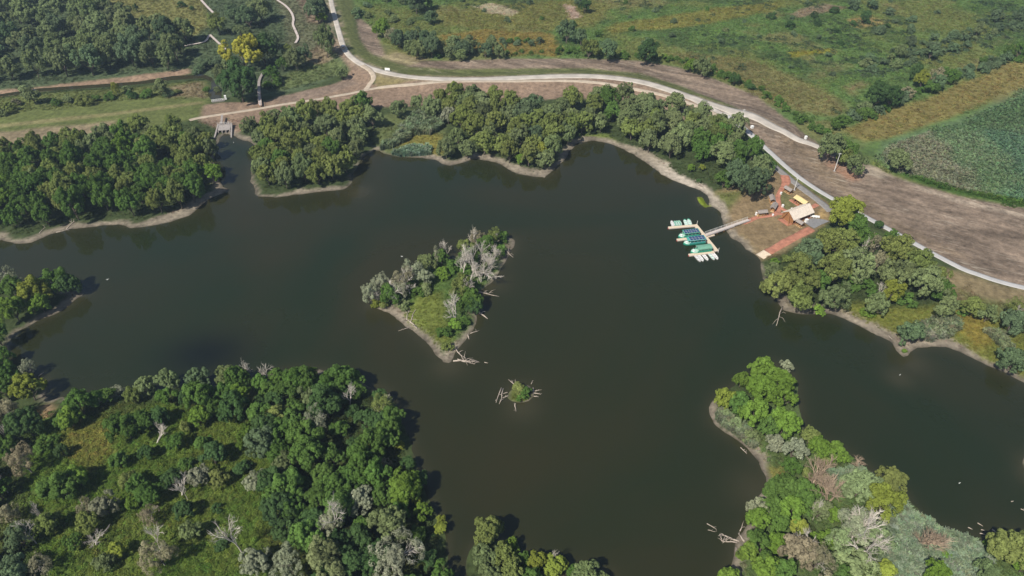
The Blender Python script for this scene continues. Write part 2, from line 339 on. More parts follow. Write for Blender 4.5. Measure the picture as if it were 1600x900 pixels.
# south-eastern shore
zone([(1440,410),(1520,430),(1600,455),(1700,480),(1700,530),(1600,520),(1540,490),(1480,465)], (.20, .155, .085), 5, 5)
zone([(1500,455),(1600,480),(1600,520),(1540,495)], (.13, .14, .05), 6, 6)
zone([(1290,482),(1340,470),(1400,480),(1500,478),(1560,495),(1620,530),(1700,600),(1600,593),(1540,566),(1500,548),(1440,536),(1400,532),(1350,508)], (.145, .155, .034), 4, 5)
zone([(1500,480),(1540,490),(1560,530),(1530,540),(1505,515)], (.19, .155, .035), 5, 6)
# openings between the woods of the north shore
zone([(590,185),(640,170),(690,185),(700,215),(700,245),(660,240),(600,236),(585,220)], (.105, .125, .045), 4, 4)
zone([(615,222),(660,205),(690,210),(700,235),(680,244),(640,232)], (.165, .15, .036), 3, 4)
zone([(905,208),(950,210),(965,220),(935,220),(905,222)], (.13, .165, .035), 3, 2)
# glade in the south-western wood
zone([(60,640),(180,650),(250,630),(330,640),(420,650),(440,720),(440,800),(400,960),(60,960),(40,760)], (.086, .132, .024), 6, 8)
mix(None, (.115, .130, .030), smooth(.5, .62, n_b) * .4 * ((yf < 150) & (xf < -20) & (sh > 3)))
zone([(110,660),(170,655),(190,700),(150,740),(110,700)], (.15, .15, .035), 4, 4)
zone([(62,632),(82,628),(85,645),(66,650)], (.25, .17, .10), 2, 2)
# peninsula
zone([(1130,640),(1250,600),(1330,710),(1420,800),(1560,845),(1700,840),(1700,1000),(1130,1000),(1160,830),(1200,760)], (.085, .12, .04), 4, 4)
zone([(1405,780),(1450,820),(1530,850),(1540,900),(1480,960),(1400,930),(1370,850)], (.15, .19, .115), 3, 3)
zone([(1200,722),(1230,730),(1225,752),(1205,750)], (.19, .18, .05), 2, 2)
# islands
zone(P_ISL, (.075, .120, .03), 1, 1)
zone([(625,492),(660,460),(690,455),(700,500),(712,530),(690,540),(660,520)], (.135, .160, .035), 3, 3)
zone(P_ISLET, (.10, .12, .03), 1, 1)
zone(P_ALG, (.17, .22, .02), 1, 1)
# bare mud and sand along the water's edge
bw = 3.4 * smooth(.36, .68, fbm(xf, yf, 24, 61, 4)) + 2.0 * (fbm(xf, yf, 5, 67, 3) - .5) + .3
for px, py, r_, a_ in ((230,352,26,2.2),(470,300,20,1.6),(1060,280,26,3.0),(960,226,16,1.4),(640,530,14,2.2),(700,560,10,2.5),(1380,530,26,.4),(820,272,10,1.6),(1150,690,14,.4),(110,478,12,2.4),(1000,250,14,1.4),(60,374,20,1.3),(600,620,22,-2.2),(650,720,16,-2.4),(690,830,14,-2.4),(250,608,30,-2.0),(1246,620,16,-2.5),(1340,724,20,-2.5),(1420,790,16,-2.5),(1186,575,12,-2.5),(800,860,20,-2.5),(930,895,12,-2.5),(1190,800,8,-1.5)):
    qx, qy = G(px, py); bw = bw + a_ * np.exp(-((xf-qx)**2 + (yf-qy)**2) / r_**2)
sd_isl = np.full(xf.shape, -99.0); sd_isl[near] = sdist(P_ISL, xf[near], yf[near])
mud = (1 - smooth(-.7, .9, sh - bw)) * (sdist(P_ALG, xf, yf) < -.5)
mc = np.array([.225, .190, .142])[None] * (.75 + .55 * n_c)[:, None]
kk = np.exp(-((xf - G(1075, 284)[0])**2 + (yf - G(1075, 284)[1])**2) / 15**2)[:, None]
mc = mc * (1-kk) + np.array([.50, .43, .345]) * kk
wet = smooth(1.1, .1, sh)[:, None]; mc = mc * (1 - .45 * wet)
C[:] = C * (1-mud[:, None]) + mc * mud[:, None]
C *= .9 * (.80 + .40 * n_c)[:, None] * (.88 + .24 * n_b)[:, None]
C[sh < -.3] = (.05, .043, .03)

nx, ny = len(GX), len(GY)
ii = np.arange(nx * ny).reshape(ny, nx)
F = np.stack([ii[:-1, :-1], ii[:-1, 1:], ii[1:, 1:], ii[1:, :-1]], -1).reshape(-1, 4)
def ground_material():
    m, n, b, N, L = mat_nodes('ground_cover')
    at = N('Attribute'); at.attribute_name = 'cover'; ad = N('Attribute'); ad.attribute_name = 'dirt'
    tc = N('TexCoord')
    n1 = N('TexNoise'); n1.inputs['Scale'].default_value = .55; n1.inputs['Detail'].default_value = 8; n1.inputs['Roughness'].default_value = .65
    L(tc.outputs['Object'], n1.inputs['Vector'])
    mr = N('MapRange'); mr.inputs[1].default_value = .28; mr.inputs[2].default_value = .72; mr.inputs[3].default_value = .55; mr.inputs[4].default_value = 1.45
    L(n1.outputs['Fac'], mr.inputs[0])
    sc = N('VectorMath'); sc.operation = 'SCALE'; L(at.outputs['Color'], sc.inputs[0]); L(mr.outputs[0], sc.inputs['Scale'])
    # raked streaks of straw on the bare earth
    mq = N('Mapping'); mq.inputs['Rotation'].default_value = (0, 0, R(28)); L(tc.outputs['Object'], mq.inputs['Vector']); mp = N('Mapping'); mp.inputs['Scale'].default_value = (.11, .85, 1); L(mq.outputs[0], mp.inputs['Vector'])
    wv = N('TexNoise'); wv.inputs['Scale'].default_value = 1.0; wv.inputs['Detail'].default_value = 6; wv.inputs['Distortion'].default_value = 1.6; L(mp.outputs[0], wv.inputs['Vector'])
    n3 = N('TexNoise'); n3.inputs['Scale'].default_value = .05; n3.inputs['Detail'].default_value = 3; L(tc.outputs['Object'], n3.inputs['Vector'])
    r3 = N('MapRange'); r3.inputs[1].default_value = .42; r3.inputs[2].default_value = .62; L(n3.outputs['Fac'], r3.inputs[0])
    r2 = N('MapRange'); r2.inputs[1].default_value = .56; r2.inputs[2].default_value = .70; L(wv.outputs['Fac'], r2.inputs[0])
    mu = N('Math'); mu.operation = 'MULTIPLY'; L(r2.outputs[0], mu.inputs[0]); L(r3.outputs[0], mu.inputs[1])
    m2 = N('Math'); m2.operation = 'MULTIPLY'; L(mu.outputs[0], m2.inputs[0]); L(ad.outputs['Fac'], m2.inputs[1])
    mx = N('Mix'); mx.data_type = 'RGBA'; L(m2.outputs[0], mx.inputs['Factor']); L(sc.outputs[0], mx.inputs[6]); mx.inputs[7].default_value = (.37, .31, .24, 1)
    m5 = N('Mapping'); m5.inputs['Scale'].default_value = (.035, .16, 1); L(mq.outputs[0], m5.inputs['Vector'])
    n5 = N('TexNoise'); n5.inputs['Scale'].default_value = 1.0; n5.inputs['Detail'].default_value = 7; n5.inputs['Roughness'].default_value = .6; n5.inputs['Distortion'].default_value = .8; L(m5.outputs[0], n5.inputs['Vector'])
    r5 = N('MapRange'); r5.inputs[1].default_value = .35; r5.inputs[2].default_value = .65; r5.inputs[3].default_value = .62; r5.inputs[4].default_value = 1.3; L(n5.outputs['Fac'], r5.inputs[0])
    x5 = N('Mix'); x5.data_type = 'FLOAT'; L(ad.outputs['Fac'], x5.inputs[0]); x5.inputs[2].default_value = 1; L(r5.outputs[0], x5.inputs[3])
    s5 = N('VectorMath'); s5.operation = 'SCALE'; L(mx.outputs[2], s5.inputs[0]); L(x5.outputs[0], s5.inputs['Scale'])
    L(s5.outputs[0], b.inputs['Base Color']); b.inputs['Roughness'].default_value = .95; b.inputs['Specular IOR Level'].default_value = .1
    bp = N('Bump'); bp.inputs['Strength'].default_value = .8; bp.inputs['Distance'].default_value = .5; L(n1.outputs['Fac'], bp.inputs['Height']); L(bp.outputs[0], b.inputs['Normal'])
    return m
gm = mesh_np('ground', np.stack([xf, yf, Z], -1), F, ground_material(), True)
set_attr(gm, 'cover', np.concatenate([np.clip(C, 0, 1), np.ones((len(C), 1))], 1), 'FLOAT_COLOR')
set_attr(gm, 'dirt', dirt, 'FLOAT')
tag(link('ground', gm), 'river-plain land with woods meadows and bare levee earth', 'ground', kind='structure')

# ------------------------------------------------------------------ water
wx = np.concatenate([[-900, -600], np.arange(-420, 421, 2.2), [600, 900]]); wy = np.concatenate([[-300, 0], np.arange(40, 420, 2.2), [430]])
WX, WY = np.meshgrid(wx, wy); a, b_ = WX.ravel(), WY.ravel()
ws = shore(a, b_); wi = np.arange(len(a)).reshape(WX.shape)
WF = np.stack([wi[:-1, :-1], wi[:-1, 1:], wi[1:, 1:], wi[1:, :-1]], -1).reshape(-1, 4)
wc = sdist(P_CAN, a, b_)
keep = ((ws < 4) | (wc > -5))[WF].any(1)
shal = np.exp(np.minimum(ws, 0) / 1.6) * .7
for px, py, r_ in ((1425,566,5),(1405,590,4),(700,572,5),(770,440,6),(815,636,5),(1188,770,7),(560,300,5)):
    q = G(px, py); shal = np.maximum(shal, .75 * np.exp(-((a-q[0])**2 + (b_-q[1])**2) / r_**2))
hx, hy = G(322, 553); painted_shadow = .75*np.exp(-(((a-hx)/13)**2 + ((b_-hy)/9)**2))  # soft cast-shadow patch, painted into the lake colour
def water_material():
    m, n, b, N, L = mat_nodes('lake_water')
    s1 = N('Attribute'); s1.attribute_name = 'shallow'; s2 = N('Attribute'); s2.attribute_name = 'painted_shadow'
    tc = N('TexCoord')
    n1 = N('TexNoise'); n1.inputs['Scale'].default_value = .011; n1.inputs['Detail'].default_value = 5; n1.inputs['Distortion'].default_value = .8; L(tc.outputs['Object'], n1.inputs['Vector']); n1r = N('MapRange'); n1r.inputs[1].default_value = .36; n1r.inputs[2].default_value = .64; L(n1.outputs['Fac'], n1r.inputs[0])
    m0 = N('Mix'); m0.data_type = 'RGBA'; L(n1r.outputs[0], m0.inputs['Factor']); m0.inputs[6].default_value = (.0125, .0190, .0065, 1); m0.inputs[7].default_value = (.0235, .0215, .0075, 1)
    mx = N('Mix'); mx.data_type = 'RGBA'; L(s1.outputs['Fac'], mx.inputs['Factor']); L(m0.outputs[2], mx.inputs[6]); mx.inputs[7].default_value = (.040, .036, .018, 1)
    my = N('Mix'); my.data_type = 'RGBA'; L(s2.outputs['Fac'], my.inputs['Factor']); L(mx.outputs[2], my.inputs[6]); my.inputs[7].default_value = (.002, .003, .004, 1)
    L(my.outputs[2], b.inputs['Base Color']); b.inputs['IOR'].default_value = 1.33; b.inputs['Specular IOR Level'].default_value = .60
    n4 = N('TexNoise'); n4.inputs['Scale'].default_value = .012; n4.inputs['Detail'].default_value = 3; n4.inputs['Distortion'].default_value = 1; L(tc.outputs['Object'], n4.inputs['Vector']); r4 = N('MapRange'); r4.inputs[1].default_value = .4; r4.inputs[2].default_value = .65; r4.inputs[3].default_value = .03; r4.inputs[4].default_value = .16; L(n4.outputs['Fac'], r4.inputs[0]); L(r4.outputs[0], b.inputs['Roughness'])
    n2 = N('TexNoise'); n2.inputs['Scale'].default_value = .9; n2.inputs['Detail'].default_value = 3; L(tc.outputs['Object'], n2.inputs['Vector'])
    bp = N('Bump'); bp.inputs['Strength'].default_value = .10; bp.inputs['Distance'].default_value = .12; L(n2.outputs['Fac'], bp.inputs['Height']); L(bp.outputs[0], b.inputs['Normal'])
    return m
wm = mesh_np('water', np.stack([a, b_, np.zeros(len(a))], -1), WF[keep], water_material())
set_attr(wm, 'shallow', shal, 'FLOAT'); set_attr(wm, 'painted_shadow', painted_shadow, 'FLOAT')
tag(link('water', wm), 'dark olive lake water between wooded shores', 'water', kind='structure')

# ------------------------------------------------------------------ roads and paths
def strip(name, pts, mat, label, lift=.07, width=None, step=1.5, cat='path'):
    W = []
    for p in pts:
        x, y, z = GT(p[0], p[1]); W.append((x, y, p[2] if len(p) > 2 else width))
    W = catmull(W, step); V = []; Fq = []; k = 5
    for i, p in enumerate(W):
        d = W[min(i+1, len(W)-1)][:2] - W[max(i-1, 0)][:2]; d = d / (np.linalg.norm(d) + 1e-9); nrm = np.array([-d[1], d[0]])
        wd = p[2] * (1 + .05 * math.sin(i * .9) + .04 * math.sin(i * 2.3)) if mat in (M_TRACK, M_BRICK, M_GRAVEL) else p[2]
        for j in range(k):
            q = p[:2] + nrm * wd * (j/(k-1) - .5); V.append((q[0], q[1], float(ground_z(*q)) + lift))
        for j in (0, k-1):                             # edge skirt
            q = V[-k + j] if j == 0 else V[-2]
            V.append((q[0] + nrm[0]*(.06 if j else -.06), q[1] + nrm[1]*(.06 if j else -.06), q[2] - .25))
    kk_ = k + 2; order = [5, 0, 1, 2, 3, 4, 6]
    for i in range(len(W)-1):
        for j in range(6):
            a_, b2 = order[j], order[j+1]; Fq.append((i*kk_+a_, (i+1)*kk_+a_, (i+1)*kk_+b2, i*kk_+b2))
    # make faces look up
    me = mesh_np(name, V, Fq, mat); o = link(name, me)
    if me.polygons[2].normal.z < 0: me.flip_normals()
    return tag(o, label, cat, kind='structure')
strip('levee_road', ROAD, M_ROAD, 'pale concrete road along the levee crest', cat='road')
strip('road_branch', [(1072,150,3.4),(1092,160,3.4),(1112,170,3.6),(1128,178.5,4),(1146,180,4.2),(1160,178,4)], M_ROAD, 'lower arm of the concrete road junction', lift=.055, cat='road')
strip('dirt_track', [(296,188),(310,184.5),(345,179),(400,170.5),(440,163.5),(500,154.5),(545,146.5),(590,137.5),(640,131.5),(700,127.5),(775,127),(800,127),(875,126),(925,128),(975,135),(1025,145.5),(1065,157),(1100,170),(1126,182)], M_TRACK, 'narrow tan track along the foot of the levee', width=2.1, lift=.075)
strip('link_path', [(566,102,3),(577,109,3),(583,117,2.6),(583,124,2.4),(578,131,2.6),(572,140,2.4)], M_TRACK, 'short pale ramp from levee road down to track', lift=.10)
strip('cycle_path', [(1136,181),(1150,190),(1165,203),(1185,221),(1209,243),(1226,258.5),(1248,276.5),(1278,297),(1309,315),(1354,339.5),(1397,362.5),(1424,377.5),(1463,399),(1504,420),(1529,429),(1557,438.5),(1600,449.5),(1700,470),(1850,492)], M_PATH, 'pale cycle path skirting the bare field', width=2.4, lift=.07)
strip('gravel_road', [(1198,248),(1208,258),(1232,278),(1250,292),(1270,307),(1288,321),(1298,331)], M_GRAVEL, 'grey gravel road beside the cycle path', width=3.0)
strip('brick_path', [(1226,274,3.2),(1228.5,284,3.4),(1224,292,2.2),(1219,298.5,1.7),(1215.5,307,1.7),(1216.5,316,2.0),(1216.5,325,2.6),(1213,333,2.2),(1205,336.5,1.8),(1184,339.5,1.9),(1172,344,2.2),(1160,349,2.0)], M_BRICK, 'red brick path from gravel road to the gangway', lift=.075)
strip('brick_path', [(1217,321,1.6),(1222,326,1.5),(1228,329,1.5),(1235,332,1.6)], M_BRICK, 'red brick branch curving to the main hall', lift=.085)
strip('brick_path', [(1213,333.5,1.5),(1221,334.5,1.4),(1230,334.5,1.4)], M_BRICK, 'short red brick path to the hall front', lift=.09)
strip('brick_path', [(1235,312,1.6),(1243,317.5,1.6),(1252,323,1.6)], M_BRICK, 'red brick strip before the straw-roofed shelter', lift=.08)
strip('brick_path', [(1266,324.5,1.8),(1272,322,1.8),(1277,319.5,1.8)], M_BRICK, 'red brick strip east of the main hall', lift=.08)
strip('brick_path', [(1251,340,2.6),(1259,338,3),(1267,335.5,2.4)], M_BRICK, 'red brick yard behind the small shelter', lift=.08)
strip('boat_ramp', [(1268,357.5),(1250,366.5),(1230,377),(1212,387.5),(1198,395)], M_BRICK, 'red paved boat ramp sloping to the lake', width=3.2, lift=.08)
strip('ramp_end', [(1199,394.4),(1193,398),(1187,401.5)], M_DECK, 'pale concrete foot of the boat ramp', width=3.4, lift=.10)
def sheet(name, pts, mat, label, lift=.06):
    V = [GT(*p) for p in pts]; V = [(x, y, z + lift) for x, y, z in V]; c = np.mean(V, 0); n = len(V)
    V2 = V + [tuple(c)]; me = bpy.data.meshes.new(name); me.from_pydata(V2, [], [(i, (i+1) % n, n) for i in range(n)]); me.update()
    if me.polygons[0].normal.z < 0: me.flip_normals()
    me.materials.append(mat); return tag(link(name, me), label, 'ground', kind='structure')
sheet('parking_area', [(1262,343),(1268,341.5),(1279,342),(1288,343.5),(1296,346),(1284,351),(1272,357.5),(1264,353),(1258,349)], M_PARK, 'dark gravel parking area beside the hall', .14)

# ------------------------------------------------------------------ built things by the lake
def gpt(px, py, z): x, y = G(px, py, z); return Vector((x, y, z))
def frame(p, q):                                   # local frame: origin p, x axis towards q (ground plan)
    p, q = Vector(p), Vector(q); d = (q - p); L_ = math.hypot(d.x, d.y); return L_, math.atan2(d.y, d.x)

# jetty: spine, three fingers, boards
DZ = .55
spA, spB = gpt(1086.0, 350.5, DZ), gpt(1120.0, 392.0, DZ)
jet = empty('floating_jetty', ((spA.x+spB.x)/2, (spA.y+spB.y)/2, 0)); tag(jet, 'pale wooden E-shaped floating jetty holding the boats', 'jetty')
def deck(name, p, q, wd, parent, mat=M_DECK, zt=DZ, th=.32, nb=None):
    L_, a_ = frame(p, q); o = Vector(parent.location); p, q = Vector(p), Vector(q); d = (q-p).normalized(); s_ = Vector((-d.y, d.x, 0))
    fl = MB(); c = (p+q)/2 - o; fl.box((c.x, c.y, zt-.06-th/2-parent.location.z), (L_, wd*.94, th), a_)
    part = fl.build(name, M_GANG, parent)
    n = max(4, int(L_/.9)) if nb is None else nb
    bw_ = L_/n; bm = MB().box((0, 0, 0), (bw_-.05, wd, .06)).mesh('board', mat)
    for i in range(n):
        b = link('board', bm, part); pp = p + d*(bw_*(i+.5)) - o; b.location = (pp.x, pp.y, zt-.03-parent.location.z + (i % 3)*.004); b.rotation_euler = (0, 0, a_)
    return part
deck('spine_float', spA, spB, 1.5, jet)
f1a, f1b = gpt(1044.5, 355.6, DZ), gpt(1084.6, 352.2, DZ)
f2a, f2b = gpt(1058.0, 374.6, DZ), gpt(1100.0, 369.6, DZ)
f3a, f3b = gpt(1076.5, 398.2, DZ), gpt(1116.0, 393.2, DZ)
for k, (a_, b_) in enumerate(((f1a, f1b), (f2a, f2b), (f3a, f3b))): deck('finger_float', a_, b_, 1.25, jet)
for p in ((1089, 350), (1122.5, 392.5), (1103, 371)):
    v = gpt(*p, DZ) - Vector(jet.location); MB().tube([(v.x, v.y, -1.5), (v.x, v.y, 2.0)], [.09, .08], 8).build('mooring_pile', M_GALV, jet)
for p in (f1a, f2a, f3a):
    v = p - Vector(jet.location); MB().tube([(v.x, v.y, -.2), (v.x, v.y, .25), (v.x, v.y, .42)], [.22, .22, .08], 8).build('red_fender', M_RED, jet)
gA, gB = gpt(1103, 367.2, .9), gpt(1146, 352.2, .9)
gw = empty('gangway', (gA.x, gA.y, 0)); tag(gw, 'long wooden gangway from the jetty to shore', 'gangway')
deck('walkway_frame', gA, gB, 1.5, gw, M_GANG, .95, .25)
gC = gpt(1170, 343.6, 1.05); deck('shore_walkway', gB, gC, 1.4, gw, M_GANG, 1.1, .2)
dv = (gB-gA).normalized(); sv = Vector((-dv.y, dv.x, 0))
for s_ in (-1, 1):
    m_ = MB(); p0 = gA - Vector(gw.location) + sv*.74*s_; p1 = gC - Vector(gw.location) + sv*.74*s_
    m_.beam((p0.x, p0.y, 1.85), (p1.x, p1.y, 1.95), .07, .07); m_.beam((p0.x, p0.y, 1.4), (p1.x, p1.y, 1.5), .05, .05)
    rl = m_.build('handrail', M_GALV, gw)
    for i in range(9):
        q = p0.lerp(p1, i/8); MB().beam((q.x, q.y, .9), (q.x, q.y, 1.95), .07, .07).build('rail_post', M_GALV, rl)
for i in range(4):
    q = gA.lerp(gB, (i+.5)/4) - Vector(gw.location)
    for s_ in (-1, 1): r_ = q + sv*.6*s_; MB().tube([(r_.x, r_.y, -2), (r_.x, r_.y, .8)], [.12, .12], 7).build('pile', M_WOOD, gw)
rowl = empty('short_landing', (gpt(1106, 371, 0).x, gpt(1106, 371, 0).y, 0)); tag(rowl, 'short pale boarded landing beside the gangway foot', 'jetty')
deck('float', gpt(1104, 369.8, .5), gpt(1116, 366.3, .5), 1.0, rowl, M_DECK, .5)

def hull_mesh(name, L_, B, D, mat, nose=.22, flat=.55):
    V = []; Fs = []; n = 12; prof = [(-1, 1), (-.96, .35), (-.7, 0), (0, -.03), (.7, 0), (.96, .35), (1, 1)]
    for i in range(n+1):
        t = i/n; x = (t-.5)*L_
        w_ = 1.0
        if t > 1-nose: w_ = math.sqrt(max(0.0, 1-((t-(1-nose))/nose)**2))*.93+.07
        if t < .06: w_ = .86 + t*2.3
        rise = max(0, (t-.7)/.3)**2*.35
        for (u, v) in prof: V.append((x, u*w_*B/2*(1 if v > .5 else .97), D*(v*(1-rise)+rise) + (rise*.25*D if v > .5 else 0)))
    k = len(prof)
    for i in range(n):
        for j in range(k-1): Fs.append((i*k+j, i*k+j+1, (i+1)*k+j+1, (i+1)*k+j))
    Fs.append(tuple(range(k-1, -1, -1))); Fs.append(tuple(n*k+j for j in range(k)))
    me = bpy.data.meshes.new(name); me.from_pydata(V, [], Fs); me.update(); me.materials.append(mat)
    return me
def deck_plate(L_, B, z, mat, name, inset=.08, nose=.22):
    V = []; n = 12
    for i in range(n+1):
        t = i/n; w_ = 1
        if t > 1-nose: w_ = math.sqrt(max(0, 1-((t-(1-nose))/nose)**2))*.93+.07
        V += [((t-.5)*(L_-inset*2), -w_*(B/2-inset), z), ((t-.5)*(L_-inset*2), w_*(B/2-inset), z)]
    Fs = [(2*i, 2*i+2, 2*i+3, 2*i+1) for i in range(n)]
    me = bpy.data.meshes.new(name); me.from_pydata(V, [], Fs); me.update(); me.materials.append(mat); return me
def ferry(px, py, a_, L_, B, label, style):
    c = gpt(px, py, .9); t = empty('excursion_boat', (c.x, c.y, 0), a_); tag(t, label, 'boat')
    link('hull', hull_mesh('hull', L_, B, .95, M_GREEN), t).location = (0, 0, -.15)
    link('deck', deck_plate(L_, B, .62, M_PALEG, 'deck'), t)
    r0, r1 = -L_*.47, L_*.27 if style != 'tarp' else L_*.22
    zr = 2.15
    for i in range(5):
        for s_ in (-1, 1):
            x = r0+.2+(r1-r0-.4)*i/4; MB().beam((x, s_*(B/2-.22), .6), (x, s_*(B/2-.22), zr), .07, .07).build('roof_post', M_WHITE, t)
    for s_ in (-1, 1):
        MB().box(((r0+r1)/2, s_*(B/2-.2), .95), (r1-r0, .08, .65)).build('side_rail', M_TEAL if style == 'teal' else M_GREEN, t)
        MB().box(((r0+r1)/2, s_*(B/2-.75), .9), (r1-r0-.5, .4, .12)).build('bench', M_PALEG, t)
    mb = MB(); rm = {'blue': M_GREEN, 'teal': M_TEAL, 'tarp': M_COVER}[style]
    if style == 'tarp':
        n = 8
        for i in range(n):
            y0, y1 = -B/2-.05+(B+.1)*i/n, -B/2-.05+(B+.1)*(i+1)/n; h0, h1 = [zr+.32*(1-(2*v/(B+.1))**2) for v in (y0, y1)]
            mb.quadbox([(r0, y0, h0-.08), (r1, y0, h0-.08), (r1, y1, h1-.08), (r0, y1, h1-.08)], [(r0, y0, h0), (r1, y0, h0), (r1, y1, h1), (r0, y1, h1)])
        mb.build('canopy', rm, t)
        for s_ in (-1, 1): MB().box(((r0+r1)/2, s_*(B/2+.02), zr-.22), (r1-r0, .03, .42)).build('canopy_valance', rm, t)
    else:
        mb.box(((r0+r1)/2, 0, zr+.05), (r1-r0+.2, B+.1, .12)); rf = mb.build('roof', rm, t)
        if style == 'teal': MB().box((r1+.35, 0, zr+.03), (.7, B*.8, .08)).build('roof_visor', M_TEAL, t)
        nx_, ny_ = (6, 2) if style == 'blue' else (5, 2)
        pw = (r1-r0-.3)/nx_; ph = (B-.25)/ny_; pm = MB().box((0, 0, 0), (pw-.09, ph-.09, .05)).mesh('solar_panel', M_PANEL); fm = MB().box((0, 0, 0), (pw-.02, ph-.02, .03)).mesh('panel_frame', M_GALV)
        for i in range(nx_):
            for j in range(ny_):
                x, y = r0+.15+pw*(i+.5), -(B-.25)/2+ph*(j+.5)
                link('panel_frame', fm, rf).location = (x, y, zr+.135); link('solar_panel', pm, rf).location = (x, y, zr+.16)
    MB().box((L_*.36, 0, .95), (.5, B*.4, .6), 0, .8).build('helm_console', M_WHITE, t)
    m_ = MB(); m_.tube([(L_*.30, -B*.42, .6), (L_*.30, -B*.42, 1.3), (L_*.46, 0, 1.35), (L_*.30, B*.42, 1.3), (L_*.30, B*.42, .6)], [.035]*5, 6).build('bow_rail', M_GALV, t)
    MB().box((-L_/2-.15, 0, .5), (.35, .45, .9)).build('outboard_motor', M_DARK, t)
    return t
L_, a_f = frame(f2b, f2a)
ferry(1076.0, 366.2, a_f, 7.9, 2.5, 'green excursion boat with blue solar roof, nearest the upper jetty arm', 'blue')
ferry(1084.8, 377.0, a_f, 8.1, 2.6, 'teal-roofed excursion boat with grey-blue solar panels, middle of three', 'teal')
ferry(1095.4, 390.2, a_f, 7.7, 2.5, 'green excursion boat under a green tarpaulin canopy by the lower arm', 'tarp')
def rowboat(px, py, a_, L_, B, hm, im, label):
    c = gpt(px, py, .3); t = empty('rowing_boat', (c.x, c.y, 0), a_); tag(t, label, 'boat', 'rowing boats moored at the jetty')
    link('hull', hull_mesh('hull', L_, B, .52, hm, .4), t).location = (0, 0, -.12); link('floor', deck_plate(L_, B, .22, im, 'floor', .12, .4), t)
    for i in range(3): MB().box((-L_*.32+i*L_*.27, 0, .36), (.26, B*.86, .05)).build('thwart', M_PALEG if im is M_GREEN else M_WHITE, t)
    for s_ in (-1, 1): MB().beam((-L_*.46, s_*B*.48, .42), (L_*.16, s_*B*.48, .42), .09, .05).build('gunwale', M_WHITE if hm is not M_ALU else M_GALV, t)
    return t
u1 = frame(gpt(1111, 396.5, .3), gpt(1117, 403, .3))[1]; u0 = frame(gpt(1074, 352, .3), gpt(1071, 344, .3))[1]
for (px, py, L_, hm, im, lb) in ((1050.3, 349, 3.6, M_ALU, M_ALU, 'grey rowing boat, leftmost at the upper jetty arm'), (1055.2, 348.8, 3.0, M_PALEG, M_GREEN, 'small green rowing boat beside the grey one at the upper arm'), (1058.6, 348.6, 3.0, M_PALEG, M_GREEN, 'small green rowing boat, third from left at upper arm'), (1062, 348.3, 3.0, M_PALEG, M_GREEN, 'small green rowing boat, fourth from left at upper arm'), (1071.2, 347.2, 4.1, M_GREEN, M_PALEG, 'pale green long rowing boat, fifth from left at upper arm'), (1077.0, 346.5, 4.1, M_GREEN, M_PALEG, 'pale green long rowing boat nearest the jetty corner')):
    rowboat(px, py, u0, L_, 1.15 if L_ < 4 else 1.3, hm, im, lb)
for (px, py, L_, hm, im, lb) in ((1089.8, 403, 4.2, M_ALU, M_ALU, 'grey rowing boat, leftmost below the lower jetty arm'), (1094.6, 402.6, 3.8, M_WHITE, M_ALU, 'white rowing boat, second from left below the lower arm'), (1101.4, 400.8, 4.2, M_WHITE, M_ALU, 'white rowing boat, middle of five below the lower arm'), (1111.4, 400.2, 4.2, M_ALU, M_PALEG, 'grey rowing boat, fourth from left below the lower arm'), (1116.8, 399.2, 4.2, M_WHITE, M_ALU, 'white rowing boat, rightmost below the lower jetty arm')):
    rowboat(px, py, u1, L_, 1.1, hm, im, lb)

